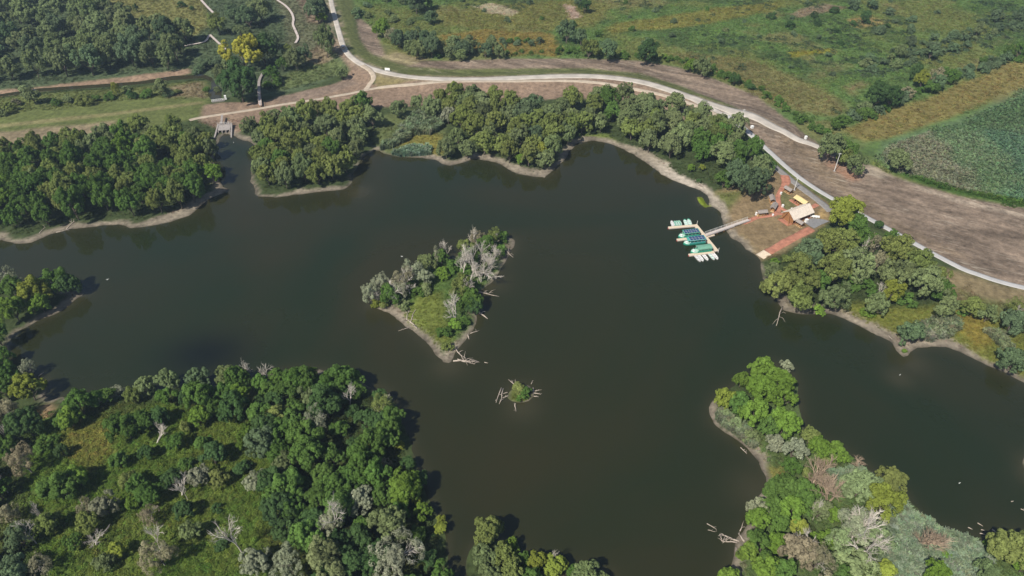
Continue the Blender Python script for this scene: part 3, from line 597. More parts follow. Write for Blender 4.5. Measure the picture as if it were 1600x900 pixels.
# visitor buildings
def gable(name, px0, px1, wd, he, hr, roofm, wallm, label, cat='shelter', walls=(), posts=5, over=.35, floor=M_BRICK, ridge=True):
    """ridge runs between two ridge-end pixels; he, hr = eave and ridge height over the ground"""
    x, y, z = GT(*px0, dz=hr); x2, y2, z2 = GT(*px1, dz=hr); z = min(z, z2); c = Vector(((x+x2)/2, (y+y2)/2, z)); Lb, a_ = frame((x, y, 0), (x2, y2, 0))
    t = empty(name, c, a_); tag(t, label, cat); h = Lb/2
    for s_ in (-1, 1):
        run = wd/2+over; ze = he-(hr-he)*over/(wd/2)
        m_ = MB().quadbox([(-h, 0, hr-.06), (h, 0, hr-.06), (h, s_*run, ze-.06), (-h, s_*run, ze-.06)][::s_ and 1], [(-h, 0, hr+.06), (h, 0, hr+.06), (h, s_*run, ze+.06), (-h, s_*run, ze+.06)])
        rp = m_.build('roof_slope', roofm, t)
        n = max(3, int(round(Lb/.95)))
        for i in range(n+1):                       # standing seams / cover strips
            xx = -h+.05+(Lb-.1)*i/n; MB().beam((xx, s_*.05, hr+.075), (xx, s_*run, ze+.075), .05, .04).build('roof_batten', roofm, rp)
    MB().beam((-h-.02, 0, hr+.10), (h+.02, 0, hr+.10), .22, .08).build('ridge_cap', roofm, t)
    hw = h-.45
    for i in range(posts):
        for s_ in (-1, 1):
            xx = -hw+2*hw*i/(posts-1); MB().beam((xx, s_*(wd/2-.1), -.1), (xx, s_*(wd/2-.1), he), .16, .16).build('post', wallm, t)
    for s_ in (-1, 1): MB().beam((-h+.1, s_*(wd/2-.1), he-.1), (h-.1, s_*(wd/2-.1), he-.1), .14, .2).build('eave_beam', wallm, t)
    for s_ in (-1, 1):
        g = MB(); xx = s_*(h-.3); V = [(xx-.05, -wd/2+.1, he-.02), (xx-.05, wd/2-.1, he-.02), (xx-.05, 0, hr-.1), (xx+.05, -wd/2+.1, he-.02), (xx+.05, wd/2-.1, he-.02), (xx+.05, 0, hr-.1)]
        g.V = V; g.F = [(0, 1, 2), (5, 4, 3), (0, 3, 4, 1), (1, 4, 5, 2), (2, 5, 3, 0)]; g.build('gable_board', wallm, t)
    for (xa, ya, xb, yb) in walls:                 # boarded walls, each board its own piece
        L2 = math.hypot(xb-xa, yb-ya); n = max(2, int(L2/.55)); an = math.atan2(yb-ya, xb-xa); wl = None
        for i in range(n):
            f_ = (i+.5)/n; q = MB().box((xa+(xb-xa)*f_, ya+(yb-ya)*f_, he/2-.05), (L2/n-.04, .07+.02*(i % 2), he-.1), an).build('wall_board', wallm, t)
    MB().box((0, 0, .06), (Lb-.5, wd-.2, .22)).build('floor_slab', floor, t)
    return t, Lb
def furnish(t, Lb, mat=M_WOODL):
    MB().box((0, 0, .86), (Lb*.6, .6, .07)).build('table_top', mat, t)
    for s_ in (-1, 1):
        MB().box((0, s_*.58, .56), (Lb*.6, .28, .06)).build('bench_seat', mat, t); MB().box((s_*Lb*.22, 0, .5), (.1, 1.2, .66)).build('trestle', M_WOOD, t)
t, Lb = gable('visitor_hall', (1233, 330.3), (1265.6, 317.6), 5.2, 2.7, 4.6, M_ROOFT, M_WOOD, 'large timber hall with tan gable roof at the visitor area', 'hall', posts=6, over=.5)
for s_ in (-1,):
    n = 9
    for i in range(n): MB().box((s_*(Lb/2-.5), -2.5+5*(i+.5)/n, 1.35), (.08, 5/n-.04, 2.6)).build('wall_board', M_WOOD, t)
for i in range(4): MB().box((-Lb*.3+i*Lb*.2, -.9, .8), (1.2, .7, .08)).build('table_top', M_WOODL, t)
MB().beam((-Lb/2-1.6, -2.5, .15), (-Lb/2+.1, -.2, 4.3), .2, .2).build('raking_strut', M_WOOD, t); MB().beam((-Lb/2-1.6, 2.5, .15), (-Lb/2+.1, .2, 4.3), .2, .2).build('raking_strut', M_WOOD, t)
MB().box((-Lb/2-.9, 0, .12), (1.5, 5.0, .2)).build('porch_slab', M_BRICK, t)
t, Lb = gable('long_shelter', (1244.6, 304.3), (1262.6, 315.6), 2.3, 2.3, 2.95, M_ROOFY, M_WOOD, 'open shelter with straw-yellow roof behind the main hall', posts=5, over=.3); furnish(t, Lb)
for (p, q, lb) in (((1227.5, 289.6), (1238.6, 296.2), 'grey-roofed picnic shelter at the top beside the utility pole'), ((1206.4, 303), (1208.8, 311.4), 'grey-roofed picnic shelter, upper of the pair left of brick path'), ((1207.8, 323.6), (1212.6, 315.2), 'grey-roofed picnic shelter, lower of the pair left of brick path'), ((1184, 329.2), (1199.4, 327.2), 'grey-roofed picnic shelter nearest the gangway'), ((1245, 341), (1256.6, 347.8), 'grey-roofed picnic shelter in front of the main hall')):
    t, Lb = gable('picnic_shelter', p, q, 1.6, 1.9, 2.4, M_ROOFG, M_WOOD, lb, posts=3, over=.25, floor=M_WOODL); furnish(t, Lb); t['group'] = 'picnic shelters by the brick path'
def block(name, px, py, d, rz, mat, label, cat, extra=None):
    x, y, z = GT(px, py); t = empty(name, (x, y, z), rz); tag(t, label, cat)
    MB().box((0, 0, d[2]/2), d, 0, .94).build('body', mat, t); MB().box((0, 0, d[2]+.03), (d[0]+.08, d[1]+.08, .06)).build('lid', mat, t)
    MB().box((0, -d[1]/2-.02, d[2]*.55), (d[0]*.5, .05, .06)).build('handle', M_DARK, t); return t
block('white_box', 1259.5, 347, (1.1, .9, 1.2), .4, M_WHITE, 'white box standing at the edge of the dark parking area', 'box')
block('litter_bin', 1219.8, 303.6, (.6, .5, .9), .2, M_WHITE, 'white bin beside the upper brick path', 'bin')
block('litter_bin', 1222.5, 323.5, (.7, .6, 1.0), .2, M_WHITE, 'white bin at the brick path fork', 'bin')
block('litter_bin', 1181.2, 336, (.6, .5, 1.2), .2, M_WHITE, 'white bin by the shelter nearest the gangway', 'bin')
block('litter_bin', 1207.3, 337.2, (.5, .5, .7), .2, M_WHITE, 'small white bin on the lower edge of brick path', 'bin')
block('litter_bin', 1236.5, 328.6, (.6, .5, .9), .2, M_WHITE, 'white bin beside the upper left wall of the hall', 'bin')
block('storage_box', 1175, 199.5, (1.2, 1.0, 1.0), .3, M_WHITE, 'white box on bare earth below the road junction', 'box')
block('storage_box', 1066, 157.5, (1.9, .9, .9), -.2, M_WHITE, 'white box beside the tan track near the woods', 'box')
block('storage_box', 1258.5, 217, (.9, .9, 1.3), .3, M_WHITE, 'white box at the field side of the concrete road end', 'box')
def bench(px, py, rz, label):
    x, y, z = GT(px, py); t = empty('park_bench', (x, y, z), rz); tag(t, label, 'bench', 'pale benches along the parking area')
    MB().box((0, 0, .45), (1.4, .45, .06)).build('seat', M_WHITE, t); MB().beam((-.7, .26, .75), (.7, .26, .75), .06, .4).build('backrest', M_WHITE, t)
    for s_ in (-1, 1): MB().box((s_*.55, 0, .21), (.08, .42, .42)).build('leg', M_GALV, t)
for i, lb in enumerate(('pale bench, leftmost of three along the parking area', 'pale bench, middle of three along the parking area', 'pale bench, rightmost of three along the parking area')): bench(1268.5+i*4.3, 340+i*.4, -.3, lb)
def pole(px, py, h, label, arm=True):
    x, y, z = GT(px, py); t = empty('utility_pole', (x, y, z)); tag(t, label, 'pole', 'poles standing along the paths')
    MB().tube([(0, 0, -.3), (0, 0, h*.5), (0, 0, h)], [.17, .14, .10], 8).build('shaft', M_GALV, t)
    MB().beam((-.7, 0, h-.35), (.7, 0, h-.35), .12, .12).build('crossarm', M_GALV, t)
    for s_ in (-.6, 0, .6): MB().tube([(s_, 0, h-.3), (s_, 0, h-.08)], [.05, .03], 6).build('insulator', M_DARK, t)
    MB().box((0, 0, .05), (.8, .8, .25)).build('footing', M_CONC, t)
pole(1240.9, 297.2, 5.7, 'pale utility pole beside the topmost picnic shelter'); pole(1303.4, 267.5, 8.4, 'tall pale utility pole by the trees on the bare field'); pole(1158.4, 191, 6.6, 'pale utility pole at the concrete road junction')
x, y, z = GT(605, 113); t = empty('road_sign_board', (x, y+1.2, z), -.2); tag(t, 'white notice board beside the road fork', 'sign board')
MB().box((0, 0, 1.15), (2.6, .08, 1.2)).build('board_panel', M_WHITE, t); MB().box((0, .06, 1.15), (2.7, .05, 1.3)).build('board_frame', M_GALV, t)
for s_ in (-1, 1): MB().beam((s_*1.1, .1, -.2), (s_*1.1, .1, 1.8), .1, .1).build('post', M_GALV, t)

# car on the levee road
x, y, z = GT(536.3, 75.5); a_ = frame((*G(530, 52), 0), (*G(538, 76), 0))[1]
car = empty('parked_car', (x, y, z+.08), a_); tag(car, 'small tan car with pale roof on the levee road', 'car')
prof = [(-1.95, .35), (-1.98, .8), (-1.85, .98), (-1.2, 1.05), (-.75, 1.45), (.75, 1.5), (1.55, 1.42), (1.9, 1.0), (1.95, .45)]
m_ = MB(); n = len(prof)
for s_ in (-1, 1): m_.V += [(px_, s_*(.84 if pz_ < 1.1 else .68), pz_) for px_, pz_ in prof]
m_.F = [tuple(range(n)), tuple(range(2*n-1, n-1, -1))] + [(i, n+i, n+(i+1) % n, (i+1) % n) for i in range(n)]
m_.build('body', M_CARP, car); MB().box((.35, 0, 1.51), (1.9, 1.3, .06)).build('roof', M_WHITE, car)
MB().beam((-1.18, 0, 1.1), (-.80, 0, 1.43), 1.25, .03).build('windscreen', M_GLASS, car); MB().beam((1.60, 0, 1.40), (1.88, 0, 1.06), 1.25, .03).build('rear_window', M_GLASS, car)
for s_ in (-1, 1):
    MB().box((.3, s_*.77, 1.22), (1.9, .03, .32)).build('side_window', M_GLASS, car); MB().box((-1.97, s_*.6, .75), (.06, .3, .16)).build('headlight', M_WHITE, car); MB().box((1.95, s_*.65, .8), (.06, .2, .2)).build('tail_light', M_RED, car)
    for xx in (-1.2, 1.2): MB().tube([(xx, s_*.72, .32), (xx, s_*.88, .32)], [.32, .32], 14).build('wheel', M_TYRE, car)

# sluice in the levee
sA, sB = gpt(340.5, 196.2, 2.0), gpt(361.5, 194.6, 2.0); Ls, a_s = frame(sA, sB); zs = 0
sl_ = empty('sluice', ((sA.x+sB.x)/2, (sA.y+sB.y)/2, 0), a_s); tag(sl_, 'concrete sluice with three dark openings at the lake inlet', 'sluice')
for s_ in (-1, 1):
    MB().quadbox([(s_*Ls/2-.3, 1, -1), (s_*Ls/2+.3, 1, -1), (s_*(Ls/2+.7)+.3, -9, -1), (s_*(Ls/2+.7)-.3, -9, -1)][::1], [(s_*Ls/2-.3, 1, 2.3), (s_*Ls/2+.3, 1, 2.3), (s_*(Ls/2+.7)+.3, -9, .5), (s_*(Ls/2+.7)-.3, -9, .5)]).build('wing_wall', M_CONC, sl_)
MB().quadbox([(-Ls/2+.3, -3.6, 1.15), (Ls/2-.3, -3.6, 1.15), (Ls/2-.3, 0, 1.75), (-Ls/2+.3, 0, 1.75)], [(-Ls/2+.3, -3.6, 1.4), (Ls/2-.3, -3.6, 1.4), (Ls/2-.3, 0, 2.0), (-Ls/2+.3, 0, 2.0)]).build('apron_slab', M_CONC, sl_)
MB().box((0, .5, 1.6), (Ls+.4, 1.0, 1.4)).build('headwall', M_CONC, sl_)
MB().box((0, -2.6, .1), (Ls-.7, .2, 2.0)).build('gate_recess', M_CONCD, sl_)
for i in range(4): MB().box((-Ls/2+.45+(Ls-.9)*i/3, -3.5, .25), (.42, 1.6, 1.7)).build('pier', M_CONC, sl_)
for i in range(3): MB().box((-Ls/2+.45+(Ls-.9)*(i+.5)/3, -2.75, .35), ((Ls-.9)/3-.5, .08, 1.0)).build('sluice_gate', M_DARK, sl_)
m_ = MB().beam((-Ls/2-.2, .1, 3.2), (Ls/2+.2, .1, 3.2), .07, .07); rl = m_.build('handrail', M_GALV, sl_)
for i in range(7): xx = -Ls/2-.1+(Ls+.2)*i/6; MB().beam((xx, .1, 2.3), (xx, .1, 3.2), .06, .06).build('rail_post', M_GALV, rl)
MB().quadbox([(-1.9, .9, 2.1), (-1.0, .9, 2.1), (-1.6, 8.5, 2.9), (-2.5, 8.5, 2.9)], [(-1.9, .9, 2.4), (-1.0, .9, 2.4), (-1.6, 8.5, 3.1), (-2.5, 8.5, 3.1)]).build('access_walkway', M_CONC, sl_)
for i in range(3): MB().tube([(-Ls/2+1.2+i*(Ls-2.4)/2, .5, 2.3), (-Ls/2+1.2+i*(Ls-2.4)/2, .5, 3.5)], [.12, .12], 7).build('gate_spindle', M_GALV, sl_)
# white-railed weir at the canal end
wA, wB = gpt(331, 159, .9), gpt(351, 156.5, .9); Lw, a_w = frame(wA, wB)
wr = empty('canal_weir', ((wA.x+wB.x)/2, (wA.y+wB.y)/2, 0), a_w); tag(wr, 'white-railed concrete weir at the end of the canal', 'weir')
MB().box((0, 0, .4), (Lw, .8, 1.4)).build('weir_wall', M_CONC, wr)
m_ = MB()
for zz in (1.5, 2.0): m_.beam((-Lw/2, -.3, zz), (Lw/2, -.3, zz), .10, .14)
rl = m_.build('white_railing', M_WHITE, wr)
for i in range(8): xx = -Lw/2+Lw*i/7; MB().beam((xx, -.3, 1.0), (xx, -.3, 2.1), .10, .10).build('rail_post', M_WHITE, rl)
MB().box((Lw/2+.5, 1.5, 1.6), (.9, .9, 2.0)).build('gauge_block', M_WHITE, wr)
# boardwalks
def boardwalk(pts, wd, zt, label, rail=False, mat=M_GANG):
    P = [Vector((*GT(*p)[:2], 0)) for p in pts]; t = empty('boardwalk', P[0]); tag(t, label, 'boardwalk'); pc = {}
    pl = catmull([(p.x, p.y) for p in P], 2.4); o = P[0]
    for i in range(len(pl)-1):
        p, q = Vector((*pl[i], 0)), Vector((*pl[i+1], 0)); z0 = float(ground_z(p.x, p.y)) + zt; z1 = float(ground_z(q.x, q.y)) + zt
        a_ = Vector((p.x-o.x, p.y-o.y, z0)); b = Vector((q.x-o.x, q.y-o.y, z1)); MB().beam(a_, b.lerp(a_, .015), wd, .14).build('deck_section', mat, t)
        for s_ in (-1, 1):
            d = (b-a_).normalized(); n_ = Vector((-d.y, d.x, 0))*wd*.42*s_; MB().beam((a_.x+n_.x, a_.y+n_.y, z0-zt-.4), (a_.x+n_.x, a_.y+n_.y, z0-.05+(1.0 if rail else 0)), .12, .12).build('post', M_WOOD, t)
    if rail:
        for s_ in (-1, 1):
            for i in range(len(pl)-1):
                p, q = pl[i], pl[i+1]; d = np.array(q)-p; d /= np.linalg.norm(d); n_ = np.array([-d[1], d[0]])*wd*.42*s_
                MB().beam((p[0]+n_[0]-o.x, p[1]+n_[1]-o.y, float(ground_z(*p))+zt+1.0), (q[0]+n_[0]-o.x, q[1]+n_[1]-o.y, float(ground_z(*q))+zt+1.0), .08, .08).build('handrail', mat, t)
boardwalk([(407.5,168),(406.5,157),(405.5,144)], 1.5, 1.1, 'straight pale boardwalk crossing the bare levee slope', True)
boardwalk([(405.5,143),(405,132),(407,124),(413,113)], 1.3, .8, 'boardwalk leading on into the shade of the trees', mat=M_ROOFG)  # darker grey boards: the tree shade is put into their colour
boardwalk([(283,75),(300,71),(320,67),(328,56)], 1.2, .7, 'pale boardwalk arm left of its sharp bend')
boardwalk([(328.5,56),(340,67),(353,79)], 1.2, .7, 'pale boardwalk arm running to the golden tree')
boardwalk([(308,-8),(316,3),(327,15),(337,25)], 1.3, .7, 'short pale boardwalk at the top edge by the meadow')
boardwalk([(424,-8),(433,1),(447,11),(456,22),(459,32),(458,40),(463,52),(466,61),(462,69)], 1.3, .7, 'winding pale boardwalk through the wetland')

# ------------------------------------------------------------------ plant meshes
def unit(v): return v / (np.linalg.norm(v, axis=-1, keepdims=True) + 1e-9)
def leaves(P, Nn, l, wd, rs, tint, droop=0.0):
    """rhombic leaf sprays at P facing Nn"""
    n = len(P); t = unit(np.cross(Nn, rs.normal(size=(n, 3)))); t[:, 2] -= droop; t = unit(t); b = unit(np.cross(Nn, t))
    l = l[:, None]; wd = wd[:, None]; k = unit(Nn) * l * .18
    V = np.stack([P - t*l*.5 - k, P + b*wd*.5, P + t*l*.5 - k, P - b*wd*.5], 1).reshape(-1, 3)
    F = np.arange(4*n).reshape(n, 4); return V, F, np.repeat(tint, 4)
def crown_mesh(name, seed, n_lobe, sub, per, r_lobe, cz, rz, zmin, leaf, aspect, upright=0.0, hole=.0, col_sd=.16, taper=0.0):
    rs = np.random.default_rng(seed); Cs = []; Rs = []
    for i in range(n_lobe):
        for _ in range(30):
            d = unit(rs.normal(size=3)); d[2] = d[2] if d[2] > -.55 else -d[2]
            k = rs.uniform(.30, .92); p = np.array([d[0]*.5*k, d[1]*.5*k, cz + d[2]*rz*k])
            hfrac = np.clip((p[2]-cz)/rz, 0, 1); p[:2] *= 1 - taper*hfrac
            if all(np.linalg.norm((p-q)/np.array([1, 1, 1.2])) > .62*r_lobe for q in Cs): break
        Cs.append(p); Rs.append(r_lobe*rs.uniform(.55, 1.3))
    Pv = []; Nv = []; Tv = []; mid = np.array([0, 0, cz - rz*.15])
    for c, r in zip(Cs, Rs):
        ltint = rs.normal(1, col_sd*.7)
        dd = unit(rs.normal(size=(sub, 3))); dd[:, 2] += .25; out = unit(c - mid + 1e-6); dd = unit(dd + out*.55)
        for d in dd:
            if rs.random() < hole: continue
            sr = r*rs.uniform(.30, .50); sc = c + d*r*np.array([1, 1, 1.1 + upright])*rs.uniform(.6, .95)
            u = unit(rs.normal(size=(per, 3)) + d*.7 + np.array([0, 0, .25])); rr = sr*rs.uniform(.90, 1.05, (per, 1))
            p = sc + u*rr*np.array([1, 1, 1 + upright]); Pv.append(p); Nv.append(unit(u + np.array([0, 0, .2]) + rs.normal(size=(per, 3))*.26))
            Tv.append(np.full(per, ltint*rs.normal(1, col_sd*.6)) * rs.normal(1, col_sd*.5, per))
    P = np.concatenate(Pv); Nn = np.concatenate(Nv); T = np.clip(np.concatenate(Tv), .45, 1.7); keep = P[:, 2] > zmin; P, Nn, T = P[keep], Nn[keep], T[keep]
    l = leaf*rs.uniform(.65, 1.35, len(P)); V, F, tv = leaves(P, Nn, l, l*aspect, rs, T, upright*-.6)
    me = mesh_np(name, V, F, M_LEAF); set_attr(me, 'tint', tv, 'FLOAT'); return me, Cs
def trunk_mesh(name, Cs, seed, r=.022, base_split=.22):
    rs = random.Random(seed); m = MB(); top = base_split + .25
    m.tube([(0, 0, -.03), (rs.uniform(-.01, .01), rs.uniform(-.01, .01), base_split*.6), (0, 0, base_split), (rs.uniform(-.03, .03), rs.uniform(-.03, .03), top)], [r*1.35, r, r*.85, r*.4], 6)
    for c in sorted(Cs, key=lambda q: q[2])[:8]:
        h = base_split*rs.uniform(.6, 1.2); m.tube([(0, 0, h), (c[0]*.45, c[1]*.45, h+(c[2]-h)*.55), tuple(c)], [r*.6, r*.4, r*.12], 4, False)
    return m.mesh(name, M_BARK, True)
def dead_mesh(name, seed, mat, depth=4, spread=.55, r0=.028, fork=3, up=.2, hgt=.36, twig=1.0):
    rs = random.Random(seed); m = MB()
    def grow(p, d, L_, r, lv_):
        q1 = p + d*L_*.5 + Vector((rs.uniform(-1, 1), rs.uniform(-1, 1), rs.uniform(-.5, 1)))*L_*.09; q = q1 + (d + Vector((rs.uniform(-1, 1), rs.uniform(-1, 1), rs.uniform(-.4, .8)))*.28).normalized()*L_*.5
        m.tube([p, q1, q], [r, r*.8, r*.55 if lv_ else r*.25], 5 if lv_ > 1 else 3, False)
        if lv_ == 0: return
        for i in range(fork if lv_ > 1 else fork+1):
            v = Vector((rs.gauss(0, 1), rs.gauss(0, 1), rs.gauss(0, .7)+up)).normalized(); nd = (d + v*spread*rs.uniform(.7, 1.35)).normalized()
            s_ = p.lerp(q, rs.uniform(.45, 1)) if i else q
            if i: s_ = q1.lerp(q, rs.uniform(-.2, .9))
            grow(s_, nd, L_*rs.uniform(.55, .8), r*rs.uniform(.45, .62), lv_-1)
    for k in range(1 if hgt > .2 else 3): grow(Vector((0, 0, -.03)), Vector((rs.uniform(-.12, .12), rs.uniform(-.12, .12), 1)).normalized() if hgt > .2 else Vector((rs.uniform(-.5, .5), rs.uniform(-.5, .5), 1)).normalized(), hgt, r0, depth)
    return m.mesh(name, mat)
PROTO = {'broad': [], 'willow': [], 'tall': [], 'shrub': [], 'sparse': [], 'dead': [], 'dry': []}
for i in range(6):
    c, l = crown_mesh('crown', 100+i, 19+i % 3*3, 14, 62, .17, .60, .36, .14, .040, .62, 0, .02, .15, .1*(i % 3)); PROTO['broad'].append((c, trunk_mesh('trunk', l, i)))
for i in range(6):
    c, l = crown_mesh('crown', 200+i, 28+i % 3*4, 13, 58, .135, .56, .40, .10, .042, .42, .08, .05, .17, .06*(i % 3)); PROTO['willow'].append((c, trunk_mesh('trunk', l, 20+i, .024, .18)))
for i in range(3):
    c, l = crown_mesh('crown', 300+i, 18, 12, 60, .15, .55, .42, .12, .040, .5, .3, .04, .15, .45); PROTO['tall'].append((c, trunk_mesh('trunk', l, 40+i)))
for i in range(5):
    c, l = crown_mesh('foliage', 400+i, 14, 12, 56, .19, .34, .48, .0, .055, .45, .15, .05, .17, .1); PROTO['shrub'].append((c, None))
for i in range(4):
    c, l = crown_mesh('crown', 500+i, 20, 12, 46, .15, .56, .40, .10, .040, .34, .25, .30, .18, .1); PROTO['sparse'].append((c, trunk_mesh('trunk', l, 60+i, .02, .2), dead_mesh('bare_branches', 700+i, M_DEAD, 4, .62, .020, 3, .15, .40)))
for i in range(5): PROTO['dead'].append(dead_mesh('dead_tree', 800+i, M_DEAD, 4, .66, .025, 4, .2, .38))
for i in range(3): PROTO['dry'].append(dead_mesh('dry_bush', 900+i, M_TWIG, 4, .55, .014, 4, .35, .19))

PAL = {'grey-green': (.128, .158, .068), 'silvery': (.205, .218, .140), 'mid-green': (.070, .122, .028), 'dark green': (.050, .090, .030), 'bright green': (.104, .165, .028),
       'yellow-green': (.165, .190, .034), 'golden': (.27, .265, .042), 'olive': (.130, .156, .046), 'brownish': (.190, .172, .105), 'blue-green': (.090, .128, .064), 'pale green': (.170, .215, .100)}
TREES = []
def mpp(x, y, z): return proj(x, y, z)[2] / FPX
def add(kind, tone, x, y, d, h, region, label=None, rz=None):
    z = float(ground_z(x, y)); px, py, _ = proj(x, y, z)
    cx, cy, _ = proj(x, y, z + h*.6)
    if cx < -170 or cx > 1770 or cy > 1010 or py < -45: return
    TREES.append(dict(kind=kind, tone=tone, x=x, y=y, z=z, d=d, h=h, region=region, label=label, px=cx, py=cy, rz=random.uniform(0, 6.28) if rz is None else rz))
HR = {'broad': 1.12, 'willow': 1.12, 'tall': 1.75, 'shrub': .72, 'sparse': 1.15, 'dry': .8}
def place(cx, cy, dpx, kind, tone, region, label=None, hr=None):
    z = .9
    for _ in range(4):
        x, y = G(cx, cy, z); d = dpx*mpp(x, y, z); h = d*(hr or HR[kind]); z = float(ground_z(x, y)) + h*(.56 if kind != 'shrub' else .42)
    if float(ground_z(x, y)) < .03:                # foot may not stand in the lake
        for k in range(12):
            y -= .8 * (1 if shore(x, y-.8) > shore(x, y+.8) else -1)
            if float(ground_z(x, y)) > .05: break
    add(kind, tone, x, y, d, h, region, label)
def fill(pts, spacing, kinds, tones, dr, region, seed, hr=None, excl=(), zc=.9, margin=1.2):
    P = poly(pts, zc); rs = np.random.default_rng(seed); ex = [poly(e, zc) for e in excl]
    x0, y0 = P.min(0); x1, y1 = P.max(0); n = int((x1-x0)*(y1-y0)/spacing**2*9)
    X = rs.uniform(x0, x1, n); Y = rs.uniform(y0, y1, n); ok = inside(P, X, Y) & (shore(X, Y) > margin) & (sdist(P_CAN, X, Y) < -1.5)
    for e in ex: ok &= ~inside(e, X, Y)
    X, Y = X[ok], Y[ok]; acc = [(t['x'], t['y']) for t in TREES if x0-9 < t['x'] < x1+9 and y0-9 < t['y'] < y1+9]; kk_, kw = zip(*kinds); tk, tw = zip(*tones)
    kw = np.array(kw)/sum(kw); tw = np.array(tw)/sum(tw)
    for x, y in zip(X, Y):
        s_ = spacing*(.8 + .5*float(vnoise(x, y, 15, seed)))
        if all((x-a_)**2 + (y-b)**2 > s_*s_ for a_, b in acc):
            acc.append((x, y)); kd = kk_[rs.choice(len(kk_), p=kw)]
            # neighbours tend to be of one kind
            tn = tk[int(np.searchsorted(np.cumsum(tw), np.clip(.6*float(fbm(x, y, 20, seed+3, 2))*1.25-.12*.6 + .4*rs.random(), 0, .999)))] if len(tk) > 1 else tk[0]
            d = rs.uniform(*dr); add(kd, tn, x, y, d, d*(hr or HR[kd])*rs.uniform(.88, 1.2), region)

# --- single trees and bushes read off one by one: (crown centre x, y, crown width in photo pixels, kind, tone)
def many(region, rows):
    for r_ in rows: place(*r_[:5], region, r_[5] if len(r_) > 5 else None, r_[6] if len(r_) > 6 else None)
many('nw', [(377,84,52,'broad','golden','golden-yellow round tree above the canal end'),(372,128,54,'broad','dark green','broad dark green tree standing right of the canal end'),(345,117,24,'willow','grey-green','slim grey-green tree leaning at the canal bank',1.6),(410,80,40,'broad','dark green','dark tree directly right of the golden tree'),
 (508,63,33,'willow','grey-green','rounded grey-green tree beside the levee road by the tan car',1.5),(494,12,40,'willow','blue-green'),(503,27,17,'broad','bright green'),(286,45,36,'willow','grey-green'),(340,36,30,'willow','olive'),(388,24,32,'willow','blue-green'),(365,21,26,'willow','blue-green'),(405,13,36,'willow','grey-green'),(426,64,22,'willow','blue-green'),(375,49,18,'willow','grey-green'),(386,51,16,'willow','grey-green'),
 (451,80,18,'broad','olive'),(462,92,30,'willow','grey-green'),(474,85,26,'willow','blue-green'),(424,115,22,'willow','mid-green'),(440,100,20,'broad','mid-green'),(418,132,18,'shrub','mid-green'),(432,128,20,'shrub','mid-green'),(534,114,18,'willow','grey-green','small round bush in the wetland corner by the track'),(308,110,20,'shrub','blue-green'),(322,139,12,'shrub','mid-green'),(329,152,12,'shrub','grey-green'),(283,7,13,'shrub','dark green'),(299,13,9,'shrub','dark green'),
 (212,11,8,'tall','dark green','tiny pointed tree alone in the yellow meadow'),(240,32,16,'shrub','blue-green'),(320,100,24,'shrub','blue-green'),(340,98,22,'shrub','blue-green'),(355,98,26,'shrub','grey-green')])
many('canal', [(50,149,24,'willow','grey-green'),(38,142,18,'willow','pale green'),(15,168,22,'shrub','olive'),(87,160,16,'shrub','mid-green'),(107,156,18,'shrub','grey-green'),(132,156,24,'shrub','olive'),(150,154,14,'shrub','mid-green'),(170,150,18,'shrub','mid-green'),(181,136,13,'tall','yellow-green'),(197,138,12,'shrub','grey-green'),(205,148,18,'shrub','dark green'),(228,146,20,'shrub','mid-green'),(250,135,24,'willow','grey-green'),(262,145,18,'shrub','blue-green'),(278,143,12,'shrub','olive'),(0,175,20,'shrub','grey-green'),(25,160,16,'shrub','brownish')])
many('levee', [(596,44,24,'broad','bright green','small bright green tree at the edge of bare levee earth'),(615,56,24,'willow','brownish'),(560,20,22,'shrub','blue-green'),(575,24,14,'shrub','grey-green'),(650,3,30,'willow','blue-green'),(664,2,24,'willow','dark green'),(645,10,14,'shrub','blue-green'),(672,25,20,'willow','blue-green'),(781,80,20,'willow','grey-green'),
 (886,49,30,'willow','blue-green','round blue-green tree alone on the yellow meadow edge'),(908,58,22,'willow','blue-green'),(920,75,28,'willow','olive'),(950,77,30,'willow','blue-green'),(975,86,18,'shrub','mid-green'),(1012,80,34,'willow','dark green'),(914,8,20,'willow','dark green'),(905,2,18,'shrub','blue-green'),(1080,103,18,'broad','bright green'),(1098,104,28,'willow','grey-green'),(1148,122,17,'tall','dark green','lone pointed dark tree at the upper edge of levee earth',1.35),
 (1299,230,42,'willow','grey-green'),(1325,236,30,'willow','mid-green'),(1340,258,32,'willow','grey-green'),(1322,246,26,'willow','olive'),(1406,251,34,'willow','grey-green','lone round tree where reeds meet the bare field'),
 (1372,148,40,'broad','dark green'),(1392,150,30,'willow','dark green'),(1335,180,24,'shrub','blue-green'),(1352,165,24,'shrub','grey-green'),(1433,113,20,'broad','dark green','small dark tree with pale trunk on the meadow ridge',1.5),(1442,125,24,'broad','yellow-green'),(1466,118,24,'willow','brownish'),(1420,145,24,'shrub','brownish')])
